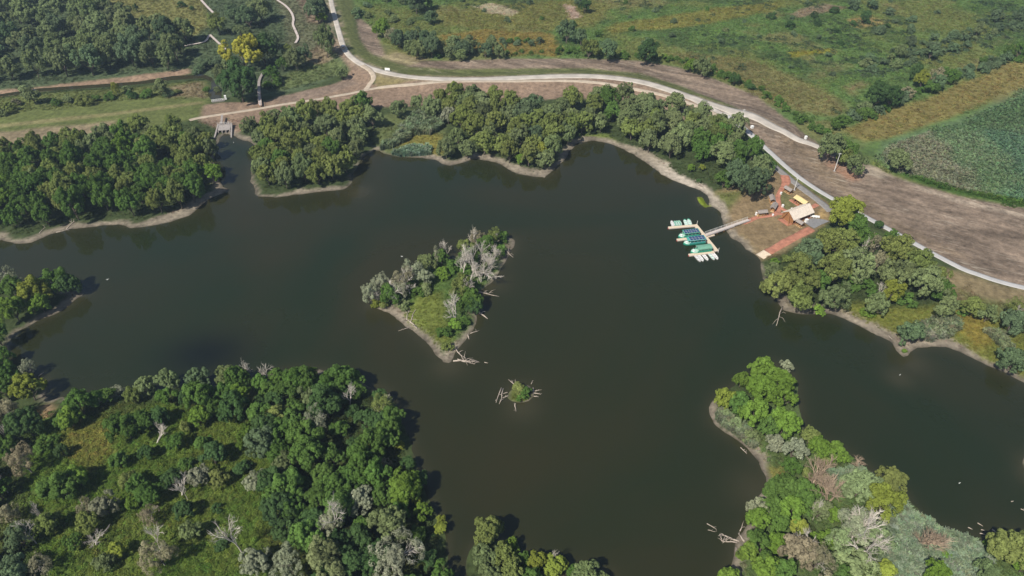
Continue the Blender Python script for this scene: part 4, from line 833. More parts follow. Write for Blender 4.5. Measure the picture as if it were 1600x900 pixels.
many('se', [(1326,331,54,'broad','yellow-green','big yellow-green tree at the corner of the parking area',1.0),(1352,372,28,'broad','mid-green'),(1338,352,34,'broad','mid-green'),(1264,393,42,'willow','blue-green'),(1297,378,42,'willow','olive'),(1322,378,42,'willow','olive'),(1252,428,56,'broad','olive'),(1210,424,26,'willow','grey-green'),(1221,458,42,'broad','olive'),(1253,470,46,'willow','olive'),(1304,464,46,'willow','grey-green'),(1310,418,50,'willow','olive'),(1342,414,50,'willow','grey-green'),(1368,410,34,'sparse','brownish'),(1370,381,28,'sparse','brownish'),(1394,428,44,'willow','grey-green'),(1407,391,50,'willow','olive'),(1437,411,48,'willow','olive'),(1450,441,54,'willow','grey-green'),(1394,454,34,'broad','yellow-green','yellow-green round tree amid the grey wood right of the jetty'),(1370,478,38,'willow','grey-green'),
 (1420,521,46,'shrub','blue-green','blue-green bush on the small spit of the right shore',.85),(1480,458,34,'broad','mid-green'),(1480,478,40,'willow','grey-green'),(1507,484,20,'shrub','mid-green'),(1520,478,34,'willow','olive'),(1545,490,28,'willow','grey-green'),(1583,503,40,'willow','blue-green'),(1587,480,34,'sparse','olive'),(1584,562,46,'willow','blue-green','dense blue-green bush on the beach at the right edge',.9),(1280,484,22,'shrub','bright green'),(1357,488,22,'shrub','bright green'),(1212,409,16,'shrub','bright green'),(1228,405,16,'shrub','olive'),(1414,548,10,'shrub','bright green'),(1375,350,18,'shrub','dark green'),(1395,365,20,'shrub','mid-green'),(1272,408,34,'willow','blue-green'),(1280,438,36,'willow','mid-green'),(1420,425,36,'willow','grey-green'),(1470,432,32,'willow','olive'),(1330,440,34,'shrub','mid-green'),(1355,448,30,'shrub','mid-green'),(1415,465,30,'shrub','mid-green')])
many('pen', [(1132,621,30,'broad','yellow-green','yellow-tinged tree at the left point of right peninsula'),(1158,594,26,'broad','bright green'),(1194,578,38,'broad','bright green'),(1228,572,20,'willow','silvery'),(1222,594,34,'broad','bright green'),(1186,606,44,'broad','bright green'),(1226,622,42,'broad','bright green'),(1158,630,34,'broad','mid-green'),(1180,645,42,'broad','bright green'),(1226,660,44,'broad','bright green'),(1200,668,30,'broad','mid-green'),(1174,682,26,'shrub','grey-green'),(1150,660,24,'shrub','pale green'),(1135,646,20,'shrub','pale green'),(1214,693,32,'willow','silvery'),(1240,702,36,'willow','silvery'),(1266,681,30,'willow','olive'),(1282,699,34,'broad','bright green'),(1308,708,32,'broad','bright green'),(1328,716,14,'shrub','mid-green'),(1238,728,26,'broad','mid-green'),
 (1180,781,34,'willow','silvery'),(1210,769,34,'broad','mid-green'),(1228,765,42,'broad','mid-green'),(1255,769,38,'broad','mid-green'),(1206,796,38,'broad','mid-green'),(1234,797,42,'broad','bright green'),(1258,789,34,'broad','mid-green'),(1186,817,36,'broad','bright green'),(1218,817,34,'broad','mid-green'),(1246,821,30,'broad','yellow-green'),(1190,852,42,'broad','mid-green'),(1168,862,32,'broad','bright green'),(1198,885,38,'broad','bright green'),(1138,893,32,'broad','bright green'),(1224,893,38,'broad','mid-green'),(1220,850,34,'broad','bright green'),
 (1247,857,54,'willow','brownish'),(1279,873,48,'sparse','brownish'),(1282,797,36,'willow','grey-green'),(1394,753,48,'broad','olive'),(1346,757,50,'willow','pale green'),(1380,785,58,'broad','yellow-green','large pale yellow-green tree on the peninsula water side'),(1340,826,70,'sparse','silvery','huge silvery half-bare tree in the middle of right peninsula',.8),(1372,838,50,'willow','pale green'),(1338,882,64,'shrub','pale green'),(1388,889,36,'shrub','yellow-green'),(1478,865,21,'shrub','bright green','round dark green bush alone in the pale reeds',.8),(1574,857,54,'broad','olive'),(1600,885,30,'broad','bright green'),(1314,846,44,'sparse','pale green'),(1318,762,34,'shrub','pale green'),(1290,720,24,'shrub','olive'),(1300,800,36,'shrub','bright green'),(1290,840,36,'shrub','bright green'),(1545,893,34,'willow','grey-green'),(1610,848,40,'broad','olive'),(1310,895,40,'shrub','mid-green'),(1260,740,20,'shrub','olive'),(1545,852,20,'shrub','bright green')])
many('sw', [(494,656,44,'sparse','silvery'),(411,686,52,'willow','blue-green'),(432,652,42,'willow','olive'),(481,626,42,'willow','grey-green'),(598,637,38,'sparse','olive'),(445,724,38,'willow','grey-green'),(398,750,32,'willow','silvery'),(343,749,28,'broad','olive'),(311,742,32,'willow','silvery'),(600,724,22,'sparse','brownish'),(519,815,54,'sparse','silvery','pale silvery half-bare tree in the lower left wood'),(564,783,44,'willow','silvery'),(605,822,60,'willow','grey-green'),(617,879,92,'sparse','silvery','very large silvery tree at the bottom edge of the wood',.8),(451,879,58,'sparse','silvery'),(511,876,70,'willow','grey-green'),(402,876,48,'willow','silvery'),(628,757,54,'broad','bright green'),(662,801,28,'broad','bright green'),(651,784,16,'broad','yellow-green'),(690,826,20,'broad','yellow-green'),(688,812,16,'broad','yellow-green'),(625,695,16,'broad','yellow-green'),
 (37,720,48,'sparse','brownish'),(75,815,38,'willow','olive'),(133,792,28,'sparse','brownish'),(162,789,40,'willow','silvery'),(136,818,38,'willow','olive'),(235,807,32,'sparse','brownish'),(298,827,34,'willow','grey-green'),(248,866,54,'sparse','brownish'),(62,882,36,'sparse','brownish'),(95,760,48,'broad','mid-green'),(120,745,34,'broad','bright green'),(185,720,26,'broad','mid-green'),(214,757,34,'broad','mid-green'),(202,748,28,'broad','olive'),(211,786,22,'broad','bright green'),(237,768,38,'broad','mid-green'),(269,752,32,'broad','dark green'),(332,711,38,'broad','dark green'),(107,653,36,'broad','bright green'),(196,667,46,'broad','mid-green'),(230,655,34,'broad','mid-green'),(289,667,20,'willow','olive'),(309,653,34,'broad','bright green'),(250,650,30,'broad','dark green'),(275,690,28,'broad','mid-green'),(185,858,28,'broad','yellow-green'),(110,848,26,'broad','mid-green'),(345,850,24,'shrub','dark green'),(340,792,18,'shrub','dark green'),(30,840,44,'willow','blue-green'),(10,805,40,'sparse','brownish'),(20,890,44,'willow','blue-green'),(160,880,30,'willow','grey-green'),
 (51,455,44,'broad','yellow-green','bright yellow-green tree on the left mid-lake point'),(84,441,38,'broad','mid-green'),(106,446,32,'broad','dark green'),(19,484,42,'broad','bright green'),(62,474,30,'broad','bright green'),(15,436,34,'sparse','silvery'),(6,512,38,'broad','mid-green'),(44,574,28,'sparse','silvery'),(44,607,44,'broad','yellow-green','bright yellow-green tree on the dark left bay'),(12,584,34,'broad','mid-green'),(4,558,30,'broad','mid-green'),(40,662,48,'broad','dark green'),(125,634,42,'broad','mid-green'),(103,651,34,'broad','mid-green'),(147,622,28,'broad','mid-green'),(12,640,40,'sparse','brownish'),(70,690,30,'shrub','mid-green'),
 (186,608,20,'sparse','silvery'),(170,618,24,'broad','mid-green'),(207,617,26,'broad','olive'),(225,604,32,'willow','grey-green'),(265,592,36,'willow','grey-green'),(312,592,42,'willow','blue-green'),(350,588,34,'willow','grey-green'),(333,570,18,'broad','olive'),(375,614,30,'broad','bright green'),(348,614,30,'broad','mid-green'),(262,618,30,'broad','mid-green'),(300,618,34,'broad','dark green')])
many('south', [(762,826,44,'broad','olive','tall pale olive tree at the head of bottom islet',1.45),(757,870,40,'willow','grey-green'),(785,868,40,'willow','olive'),(800,835,24,'broad','bright green'),(818,858,22,'broad','mid-green'),(840,872,30,'broad','yellow-green'),(868,885,34,'broad','yellow-green','yellow-leaved bush on the bottom islet'),(895,884,20,'broad','mid-green'),(918,896,40,'willow','grey-green'),(800,895,40,'willow','olive'),(940,904,24,'willow','grey-green'),(830,905,34,'broad','mid-green'),(765,905,40,'willow','grey-green')])
many('island', [(579,459,32,'sparse','silvery'),(596,445,32,'sparse','silvery'),(628,436,36,'sparse','brownish'),(645,422,32,'sparse','silvery'),(666,410,28,'willow','grey-green'),(608,459,32,'willow','mid-green'),(625,453,28,'sparse','silvery'),(663,433,24,'willow','silvery'),(686,386,20,'sparse','silvery','slim silvery half-bare tree at the island top edge',1.5),(689,402,24,'broad','mid-green'),(651,456,22,'shrub','mid-green'),(692,427,26,'shrub','bright green'),(735,402,32,'broad','mid-green'),(746,372,26,'sparse','brownish'),(772,369,26,'sparse','olive',None,1.1),(785,371,22,'shrub','mid-green'),(729,384,24,'broad','olive'),(761,380,26,'broad','mid-green'),(782,392,22,'shrub','mid-green'),(718,447,38,'willow','olive'),(735,465,34,'willow','mid-green'),(742,478,24,'broad','dark green'),(695,518,26,'shrub','mid-green'),(712,508,24,'shrub','bright green'),(724,502,20,'shrub','mid-green'),(586,474,16,'shrub','yellow-green'),(601,476,18,'shrub','olive'),(632,474,22,'shrub','grey-green'),(664,452,22,'shrub','grey-green'),(705,415,26,'shrub','mid-green'),(755,420,24,'shrub','grey-green'),(712,470,28,'shrub','mid-green'),(700,540,18,'shrub','olive'),(730,425,24,'shrub','mid-green'),(640,444,24,'shrub','mid-green')])
many('islet', [(812,609,27,'shrub','olive','olive round bush covering the tiny islet',.62),(823,612,20,'shrub','mid-green','darker bush at right side of the tiny islet'),(816,619,18,'shrub','mid-green','low bush at the front of the tiny islet')])
many('hut', [(1180,287,48,'willow','blue-green','large blue-green tree left of the picnic shelters'),(1150,272,42,'willow','blue-green'),(1132,280,26,'willow','mid-green'),(1190,262,40,'willow','grey-green'),(1092,282,10,'shrub','dark green'),(1080,262,12,'broad','bright green')])
# --- woods
fill([(-130,262),(0,250),(100,236),(200,223),(290,212),(326,222),(334,245),(336,290),(318,312),(285,328),(230,338),(160,336),(105,346),(60,358),(0,366),(-130,378)], 5.6, (('broad', .5), ('willow', .5), ('tall', .06)), (('grey-green', .3), ('olive', .28), ('mid-green', .26), ('bright green', .14), ('dark green', .1)), (6.2, 9.2), 'west', 11, hr=1.2)
fill([(368,214),(405,212),(440,200),(475,190),(505,184),(540,188),(565,182),(585,190),(582,215),(560,245),(542,272),(530,284),(480,290),(410,298),(398,285),(400,262),(412,236),(392,222),(370,214)], 6.0, (('willow', .75), ('broad', .3)), (('grey-green', .45), ('olive', .3), ('mid-green', .15), ('dark green', .1), ('bright green', .06)), (7.0, 10.2), 'second', 12, hr=1.15)
place(622,168,26,'willow','grey-green','second','lone grey-green tree behind the reed gap')
place(565,158,32,'willow','mid-green','second'); 
fill([(655,172),(700,166),(770,162),(815,188),(850,180),(895,165),(930,180),(915,205),(890,232),(876,252),(850,264),(815,264),(785,254),(742,244),(700,250),(690,244),(716,216),(700,196),(658,184)], 6.2, (('willow', .8), ('broad', .2)), (('grey-green', .4), ('olive', .32), ('blue-green', .2), ('mid-green', .12), ('bright green', .08)), (7.2, 10.6), 'third', 13, hr=1.12)
many('third', [(815,248,16,'broad','bright green','vivid bright green bush at the third wood waterline'),(850,235,22,'broad','yellow-green'),(700,180,24,'willow','silvery')])
fill([(890,168),(950,160),(1000,172),(1050,182),(1090,196),(1130,208),(1165,222),(1192,245),(1200,262),(1186,274),(1130,268),(1088,262),(1060,256),(1022,244),(985,226),(968,214),(935,206),(900,206)], 6.2, (('willow', .75), ('broad', .25)), (('olive', .35), ('grey-green', .4), ('mid-green', .2), ('bright green', .1)), (7.0, 10.2), 'fourth', 14, hr=1.12)
many('fourth', [(1136,212,18,'broad','golden','golden-tinged tree in the wood below the road junction'),(1098,262,10,'broad','yellow-green'),(1118,205,40,'broad','olive')])
fill([(-120,30),(60,14),(150,12),(195,22),(200,48),(268,66),(296,88),(290,106),(150,121),(60,127),(0,132),(-120,142)], 9.6, (('willow', .8), ('broad', .2)), (('blue-green', .4), ('grey-green', .5), ('mid-green', .1)), (8.5, 14), 'northwest', 15, hr=1.1, excl=([(95,74),(135,60),(165,66),(120,82)], [(-20,62),(55,42),(60,50),(-20,76)], [(60,20),(95,5),(100,20),(70,38)]))
fill([(-120,-35),(140,-35),(160,2),(100,8),(60,6),(0,20),(-120,30)], 9.0, (('willow', .8), ('broad', .2)), (('blue-green', .5), ('grey-green', .5)), (8.0, 12.5), 'northwest', 16, hr=1.1)
fill([(320,-35),(480,-35),(480,-10),(430,-5),(380,0),(330,-10)], 9.0, (('willow', 1),), (('blue-green', .5), ('grey-green', .5)), (8, 12), 'nw', 17)
fill([(612,76),(640,70),(690,80),(770,84),(778,94),(700,98),(640,92)], 5.5, (('willow', .8), ('broad', .2)), (('blue-green', .4), ('grey-green', .4), ('mid-green', .3)), (6, 9.5), 'hedge', 18, hr=1.15)
fill([(760,64),(850,66),(848,72),(760,72)], 3.6, (('shrub', 1),), (('blue-green', .6), ('mid-green', .4)), (4, 6), 'hedge', 19)
fill([(1030,92),(1060,100),(1120,120),(1180,144),(1220,172),(1250,195),(1290,215),(1300,212),(1255,185),(1225,165),(1185,140),(1120,112),(1060,92)], 3.0, (('shrub', 1),), (('bright green', .3), ('mid-green', .5), ('dark green', .2)), (2.6, 5), 'hedge', 20)
fill([(790,86),(900,86),(1030,95),(1030,90),(900,80),(790,82)], 4.4, (('shrub', 1),), (('bright green', .3), ('mid-green', .5), ('blue-green', .2)), (2.5, 4.6), 'hedge', 26)
fill([(1290,200),(1340,182),(1400,160),(1470,125),(1540,100),(1640,70),(1640,86),(1540,112),(1470,140),(1400,168),(1330,195),(1290,208)], 4.4, (('shrub', .8), ('willow', .2)), (('blue-green', .5), ('mid-green', .4), ('brownish', .12)), (4, 7.5), 'ridge', 21)
fill([(1330,105),(1400,80),(1480,55),(1560,30),(1640,10),(1640,40),(1560,58),(1480,85),(1400,108),(1350,118)], 6.2, (('shrub', .9), ('willow', .1)), (('blue-green', .6), ('grey-green', .4)), (3.6, 7.5), 'ridge', 22)
fill([(1190,30),(1260,25),(1330,10),(1420,20),(1440,50),(1340,60),(1320,75),(1290,70),(1230,60)], 12, (('shrub', 1),), (('blue-green', .6), ('dark green', .4)), (3.5, 8), 'ridge', 23)
fill([(640,-20),(1600,-35),(1640,30),(1450,90),(1200,140),(1050,85),(960,70),(700,20)], 19, (('shrub', 1),), (('blue-green', .5), ('mid-green', .3), ('grey-green', .2)), (2.5, 6), 'ridge', 24)
fill([(545,-20),(660,-20),(640,50),(600,40),(570,20)], 11, (('shrub', 1),), (('blue-green', .5), ('grey-green', .5)), (3, 7), 'nw', 25)
fill([(290,625),(340,606),(380,598),(450,588),(510,588),(565,600),(612,640),(638,690),(660,745),(680,800),(697,860),(690,1010),(430,1010),(470,880),(425,800),(440,745),(385,700),(400,660),(330,655)], 3.9, (('broad', .9), ('willow', .1)), (('mid-green', .66), ('dark green', .16), ('bright green', .22), ('grey-green', .08)), (3.6, 8.2), 'southwest', 31, hr=1.05, margin=.5)
fill([(-170,600),(-20,590),(30,625),(70,650),(80,690),(50,720),(60,800),(40,870),(60,1010),(-170,1010)], 6.0, (('broad', .6), ('willow', .4)), (('dark green', .4), ('mid-green', .35), ('blue-green', .25)), (5.2, 8.6), 'southwest', 32, hr=1.1)
fill([(-170,452),(-20,452),(40,462),(60,480),(20,500),(-5,530),(-170,560)], 6.0, (('broad', 1),), (('mid-green', .6), ('bright green', .4)), (5.5, 8), 'point', 33)
fill([(80,880),(430,880),(430,1010),(80,1010)], 13, (('broad', .5), ('willow', .5)), (('mid-green', .5), ('silvery', .3)), (4.5, 7), 'glade', 34)
fill([(1150,905),(1640,905),(1700,1000),(1150,1000)], 8, (('broad', .6), ('willow', .4)), (('bright green', .4), ('olive', .4), ('grey-green', .3)), (5, 8), 'pen', 35)
fill([(1620,860),(1760,850),(1760,960),(1620,960)], 7, (('broad', 1),), (('olive', .6), ('bright green', .4)), (5, 8), 'pen', 36)
fill([(70,700),(130,690),(200,690),(300,690),(380,700),(430,740),(420,800),(340,800),(240,830),(120,840),(60,820)], 6.4, (('broad', .6), ('shrub', .4)), (('mid-green', .5), ('dark green', .25), ('bright green', .2), ('grey-green', .15)), (3.0, 5.4), 'glade', 37, excl=([(120,690),(165,690),(190,740),(140,745)], [(330,760),(430,740),(430,830),(330,830)]))
fill([(300,640),(340,640),(400,680),(440,740),(420,760),(330,720),(290,690)], 6, (('broad', .7), ('shrub', .3)), (('mid-green', .6), ('dark green', .3)), (3.2, 5.4), 'glade', 38)
# ------------------------------------------------------------------ labels: kind, tone, size, which wood, which part of it, place in the row
REG = {'nw': 'the boardwalk wetland', 'canal': 'the canal bank', 'levee': 'the levee meadow edge', 'se': 'the wood right of jetty', 'pen': 'the right peninsula', 'sw': 'the lower-left wood', 'south': 'the bottom islet', 'island': 'the middle island', 'islet': 'the tiny islet', 'hut': 'the picnic ground edge',
       'west': 'the left-shore wood', 'second': 'the wood beside the sluice', 'third': 'the wood beyond the island', 'fourth': 'the wood below the junction', 'northwest': 'the upper-left wood', 'hedge': 'the levee-foot hedge', 'ridge': 'the upper-right meadow', 'southwest': 'the lower-left wood', 'point': 'the left lake point', 'glade': 'the lower-left glade'}
WORD = {'broad': ('broadleaf_tree', 'broadleaf tree'), 'willow': ('willow_tree', 'willow'), 'tall': ('slender_tree', 'slender tree'), 'shrub': ('shrub', 'shrub'), 'sparse': ('half_bare_tree', 'half-bare tree')}
def KW(t):
    if t['kind'] == 'willow' and t['tone'] in ('blue-green', 'mid-green', 'dark green'): return ('round_crowned_tree', 'round-crowned tree')
    return WORD[t['kind']]
ORD = ['leftmost', 'second from left', 'third from left', 'fourth from left', 'fifth from left', 'sixth from left', 'seventh from left', 'eighth from left', 'ninth from left', 'tenth from left', 'eleventh from left', 'twelfth from left', 'thirteenth from left', 'fourteenth from left']
byreg = {}
for t in TREES: byreg.setdefault(REG[t['region']], []).append(t)
buckets = {}
for rg, ts in byreg.items():
    for key, names in (('px', ('left', 'centre', 'right')), ('py', ('back', 'middle', 'front'))):
        v = sorted(t[key] for t in ts); q1, q2 = v[len(v)//3], v[2*len(v)//3]
        for t in ts: t['n_'+key] = names[0] if t[key] < q1 else names[1] if t[key] < q2 else names[2]
    ds = sorted(t['d'] for t in ts); d1, d2 = ds[len(ds)//3], ds[2*len(ds)//3]
    for t in ts:
        t['size'] = 'small' if t['d'] < d1 else 'medium' if t['d'] < d2 else 'large'
        if not t['label']:
            b = (t['size'], t['tone'], KW(t)[1], t['n_py'], t['n_px'], rg); buckets.setdefault(b, []).append(t)
for (sz, tn, kd, row, colm, rg), ts in buckets.items():
    ts.sort(key=lambda q: q['px']); base = f"{sz} {tn} {kd}, {row} {colm} of {rg}"
    for i, t in enumerate(ts): t['label'] = base if len(ts) == 1 else f"{base}, {ORD[i]}" if len(ts) <= 14 else base
_ct = {}
for t in TREES:
    kd = t['kind']; i = _ct.get(kd, 0); _ct[kd] = i+1; pr = PROTO[kd][(i*7+int(t['x']*3)) % len(PROTO[kd])]
    c = 1.42 * np.array(PAL[t['tone']]) * rng.normal(1, .10) * (1 + rng.normal(0, .022, 3)); colr = (*np.clip(c, .01, .6), 1)
    sc = (t['d']*rng.uniform(.92, 1.1), t['d']*rng.uniform(.92, 1.1), t['h']); tilt = (rng.normal(0, .04), rng.normal(0, .04), t['rz'])
    nm, cat = KW(t)[0], 'shrub' if kd == 'shrub' else 'tree'
    if kd == 'shrub':
        o = link(nm, pr[0]); o.color = colr
    else:
        o = bpy.data.objects.new(nm, None); COL.objects.link(o); o.empty_display_size = .3
        link('trunk', pr[1], o); cr = link('crown', pr[0], o); cr.color = colr
        if kd == 'sparse': link('bare_branches', pr[2], o)
    o.location = (t['x'], t['y'], t['z']-.05); o.scale = sc; o.rotation_euler = tilt
    tag(o, t['label'], cat, f"{KW(t)[1]}s in {REG[t['region']]}")

# ------------------------------------------------------------------ dead trees, dry bushes, driftwood
def dead(bx, by, hpx, v, label, wide=.9, rot=(0, 0), kind='dead'):
    x, y, z = GT(bx, by); m_ = mpp(x, y, z+2)/math.cos(math.atan2(CAM_H, math.hypot(x, y))); h = hpx*m_
    h *= 1.0 if kind == 'dead' else 1.7
    o = link('dead_tree' if kind == 'dead' else 'dry_bush', PROTO[kind][v % len(PROTO[kind])])
    o.location = (x, y, max(z, 0)-.05); o.scale = (h*wide, h*wide, h); o.rotation_euler = (rot[0], rot[1], v*1.7+bx); tag(o, label, 'dead tree' if kind == 'dead' else 'dry bush')
dead(712, 504, 48, 0, 'white bare tree at the centre of the middle island'); dead(718, 432, 46, 1, 'white bare tree leaning left on the upper island', .8, (0, -.25)); dead(725, 434, 48, 2, 'white bare tree beside the leaning one on upper island', .8)
dead(745, 432, 44, 3, 'toppled grey dead tree tangle on right island shore', 1.1, (.1, .7)); dead(752, 428, 46, 4, 'grey dead tree bending over the right island shore', 1.2, (0, .55)); dead(760, 432, 36, 1, 'low dead branches by the right island beach', 1.2, (0, .8))
dead(640, 462, 30, 2, 'bare grey tree on the left part of middle island', 1.2); dead(613, 470, 30, 3, 'bare grey tree near the left end of middle island', 1.3); dead(628, 448, 30, 4, 'bare grey tree among island left bushes', 1.3); dead(590, 470, 26, 1, 'bare grey bush at the left tip of middle island', 1.5); dead(700, 400, 30, 4, 'pale bare tree on the island upper edge', .9); dead(742, 388, 34, 0, 'pale bare twiggy tree near the island top', .9)
for k_, (bx, by, hh) in enumerate(((728,470,36),(735,440,40),(742,456,30),(748,410,38),(752,440,34),(764,424,32),(770,412,30),(778,402,28))): dead(bx, by, hh, k_, 'grey bare stem along the right side of middle island, ' + ORD[k_], 1.0, (.15*(k_ % 3), .2*(k_ % 4)))
dead(390, 598, 38, 0, 'bare pale tree at the water edge, left of two', .7); dead(419, 597, 34, 1, 'bare pale tree at the water edge, right of two', .8); dead(549, 636, 36, 2, 'white bare tree in the upper lower-left wood', .8); dead(379, 864, 62, 3, 'white bare tree standing in the lower-left glade', .6); dead(58, 850, 50, 4, 'bare leaning tree at the left side of glade', .6); dead(72, 815, 40, 0, 'thin bare tree beside an olive willow at left', .5); dead(13, 770, 50, 1, 'bare pale tree at the far left edge', .5); dead(294, 782, 40, 2, 'thin bare upright tree in the glade centre', .4)
dead(250, 858, 40, 3, 'bare tree rising from brown bush in the glade', .6); dead(150, 852, 26, 4, 'pale bare low branches in the glade left part', 1.4); dead(245, 694, 30, 1, 'fallen brown tree crown in the upper glade', 1.4, (.2, 1.0)); dead(14, 690, 40, 2, 'pale bare tree in the left wood above glade', .5); dead(30, 668, 30, 3, 'pale dead stem near the dark left bay', .4); dead(285, 775, 26, 0, 'low fallen bare branches in the glade centre', 1.5, (.5, .5)); dead(405, 695, 20, 4, 'short grey dead stem beside blue-green willow', .5); dead(524, 838, 50, 2, 'white bare branches within the pale silvery tree', .9); dead(855, 878, 30, 3, 'thin bare stem above the bottom islet', .2, (0, .35))
dead(1270, 812, 36, 0, 'short white dead trunk on the right peninsula', .5); dead(1340, 848, 60, 1, 'white bare branches in the huge silvery peninsula tree', 1.0); dead(1352, 858, 50, 2, 'pale bare limbs right of the silvery peninsula tree', 1.2, (.3, .4)); dead(1318, 852, 44, 3, 'pale bare limbs left of the silvery peninsula tree', 1.2, (.2, -.5)); dead(1370, 470, 34, 4, 'bare grey stems amid the wood right of jetty', .6); dead(1345, 405, 40, 0, 'pale bare trunk in the wood right of jetty', .4); dead(1592, 498, 34, 1, 'bare pale tree at the far right shore', .8); dead(1248, 870, 40, 2, 'bare branches in the brown peninsula willow', .9)
dead(1268, 756, 44, 0, 'brown dry bush, upper of two on the peninsula', 1.15, (0, 0), 'dry'); dead(1294, 784, 46, 1, 'brown dry bush, lower of two on the peninsula', 1.1, (0, 0), 'dry'); dead(1434, 848, 44, 2, 'pinkish brown dry bush beside the pale reeds', 1.2, (0, 0), 'dry'); dead(1340, 728, 14, 0, 'small dry bush at the reed edge on water', 1.6, (0, 0), 'dry')
def drift(p, q, label, r=.22, br=4, seed=0, z=.12, cat='driftwood'):
    a_, b = gpt(*p, z), gpt(*q, z); za, zb = max(float(ground_z(a_.x, a_.y)), 0)+z, max(float(ground_z(b.x, b.y)), 0)+z*.6; a_.z = za; b.z = zb
    rs = random.Random(seed+int(p[0]*7+q[1]*3)); t = empty('driftwood_log', a_); tag(t, label, cat); d = b-a_; L_ = d.length
    k = [d*f + Vector((rs.uniform(-1, 1), rs.uniform(-1, 1), rs.uniform(-.2, .6)))*L_*.05 for f in (.33, .66)]
    MB().tube([Vector(), k[0], k[1], d], [r, r*.85, r*.65, r*.3], 7).build('stem', M_DRIFT, t, True)
    for i in range(br):
        f = rs.uniform(.25, .95); s_ = d*f; v = (d.normalized()*.6 + Vector((rs.uniform(-1, 1), rs.uniform(-1, 1), rs.uniform(-.05, .6)))).normalized()*L_*rs.uniform(.2, .42)
        MB().tube([s_, s_+v*.5+Vector((0, 0, .06*L_)), s_+v], [r*.45, r*.32, r*.12], 5).build('branch', M_DRIFT, t, True)
for p, q, lb, r_, br in [((652,514),(630,496),'driftwood trunk on the left beach of the middle island',.22,4),((641,506),(648,487),'upright driftwood snag on left island beach',.18,4),((636,500),(640,482),'driftwood snag left of the upright one on island beach',.15,4),((640,512),(622,517),'thin driftwood reaching into the lake left of island',.1,2),
 ((712,545),(724,563),'driftwood stem at the southern island tip',.2,3),((708,564),(748,565),'long driftwood trunk lying in water off island tip',.24,6),((715,561),(742,569),'second driftwood trunk beside the long one off island tip',.18,5),((748,456),(780,463),'driftwood branch reaching right from island into water',.18,6),((744,485),(762,498),'thick pale log on the right island shore',.34,1),((735,521),(749,516),'small log right of the lower island shore',.14,1),((731,523),(733,530),'short stump at the lower right island shore',.2,1),((788,390),(802,402),'driftwood on the upper right island beach',.18,4),((757,566),(763,567),'floating log right of the island tip',.12,0),
 ((783.5,606),(775,629),'long driftwood root left of tiny islet',.17,2),((786.5,607),(780,631),'second driftwood root left of tiny islet',.17,2),((794,618),(785,621.5),'short driftwood root left of tiny islet near shore',.16,1),((793,613),(786,615),'short upper driftwood root left of tiny islet',.14,1),((803,600),(795,593),'driftwood root at upper left of tiny islet',.15,3),((806,599),(805.5,592),'small driftwood twig above tiny islet',.08,2),((804,630),(806.5,642),'driftwood root below tiny islet',.15,3),((830,600),(832,594),'driftwood twig at upper right of tiny islet',.1,2),((834.5,614),(845,616),'driftwood root right of tiny islet, middle',.14,2),((834,619),(842,620),'driftwood root right of tiny islet, lowest',.12,1),((835,611),(846,609),'driftwood root right of tiny islet, uppermost',.12,3),((833,606),(833,616),'grey driftwood stump hugging tiny islet right side',.16,2),
 ((1163,847),(1154,834),'thick driftwood log on the lower peninsula point',.22,2),((1155,846),(1124,834.5),'large fallen driftwood crown off the peninsula point',.24,9),((1152,848),(1127,845),'fallen driftwood beneath the large crown off peninsula',.17,7),((1156,830),(1162,814),'leaning driftwood branch above the peninsula point',.13,2),((1104.5,818),(1119.5,827),'floating forked branch left of peninsula point',.1,3),((1106,828),(1118,831),'floating branch just below the forked one',.07,2),((1150,855),(1150,864),'short log on the peninsula mud beach',.14,0),((1156,866),(1157,873),'pale log lower on the peninsula mud beach',.16,0),((1157,699),(1167,709),'driftwood on the upper peninsula beach',.12,3),((1223,479),(1213,509),'long fallen trunk reaching from right wood into lake',.2,4),
 ((1527.5,817),(1536,822),'floating log, uppermost in the lower right bay',.12,0),((1512.6,824),(1520,827),'floating log, leftmost in the lower right bay',.12,0),((1533,827.5),(1538.5,828.5),'short floating log in the middle of the group',.12,0),((1531,833),(1548,837),'long floating log nearest the pale reeds',.12,0),((1550,827),(1557,832),'floating log beside green bush in lower right bay',.2,1),((1580,783.5),(1584,782.5),'small floating log alone in the right bay',.13,0),((1595,795),(1602,798),'floating branch at the far right edge',.1,2),((60,588),(68,582),'pale log in the shade of the left bay',.16,1),((104,358),(118,346),'driftwood trunk on the left-shore beach',.2,4),((88,363),(112,357),'driftwood lying along the left-shore beach',.15,3),((62,366),(72,356),'driftwood by the trees on left-shore beach',.14,3),((1388,525),(1394,531),'small driftwood on the right shore spit',.1,2),((908,212),(914,217),'small log on the grassy cove beach',.12,1),((1086,283),(1098,293),'pale driftwood heap on the sandy beach',.2,5),((1090,290),(1104,292),'pale broken wood on the sandy beach edge',.18,5)]:
    drift(p, q, lb, r_, br)
def bird(px, py, rz, label, flying):
    z = 1.5 if flying else 0.05; v = gpt(px, py, z); m_ = MB()
    m_.tube([(-.5, 0, .1), (-.3, 0, .16), (0, 0, .18), (.3, 0, .2), (.45, 0, .34), (.55, 0, .55), (.68, 0, .56), (.8, 0, .52)], [.03, .16, .22, .16, .07, .05, .06, .015], 8)
    if flying:
        for s_ in (-1, 1): m_.quadbox([(-.2, s_*.1, .2), (.2, s_*.1, .2), (.1, s_*1.1, .42), (-.12, s_*1.1, .42)][::s_], [(-.2, s_*.1, .25), (.2, s_*.1, .25), (.1, s_*1.1, .45), (-.12, s_*1.1, .45)][::s_])
    o = m_.build('white_bird', M_WHITE, None, True); o.location = v; o.scale = (.42, .42, .42); o.rotation_euler = (0, 0, rz); tag(o, label, 'bird')
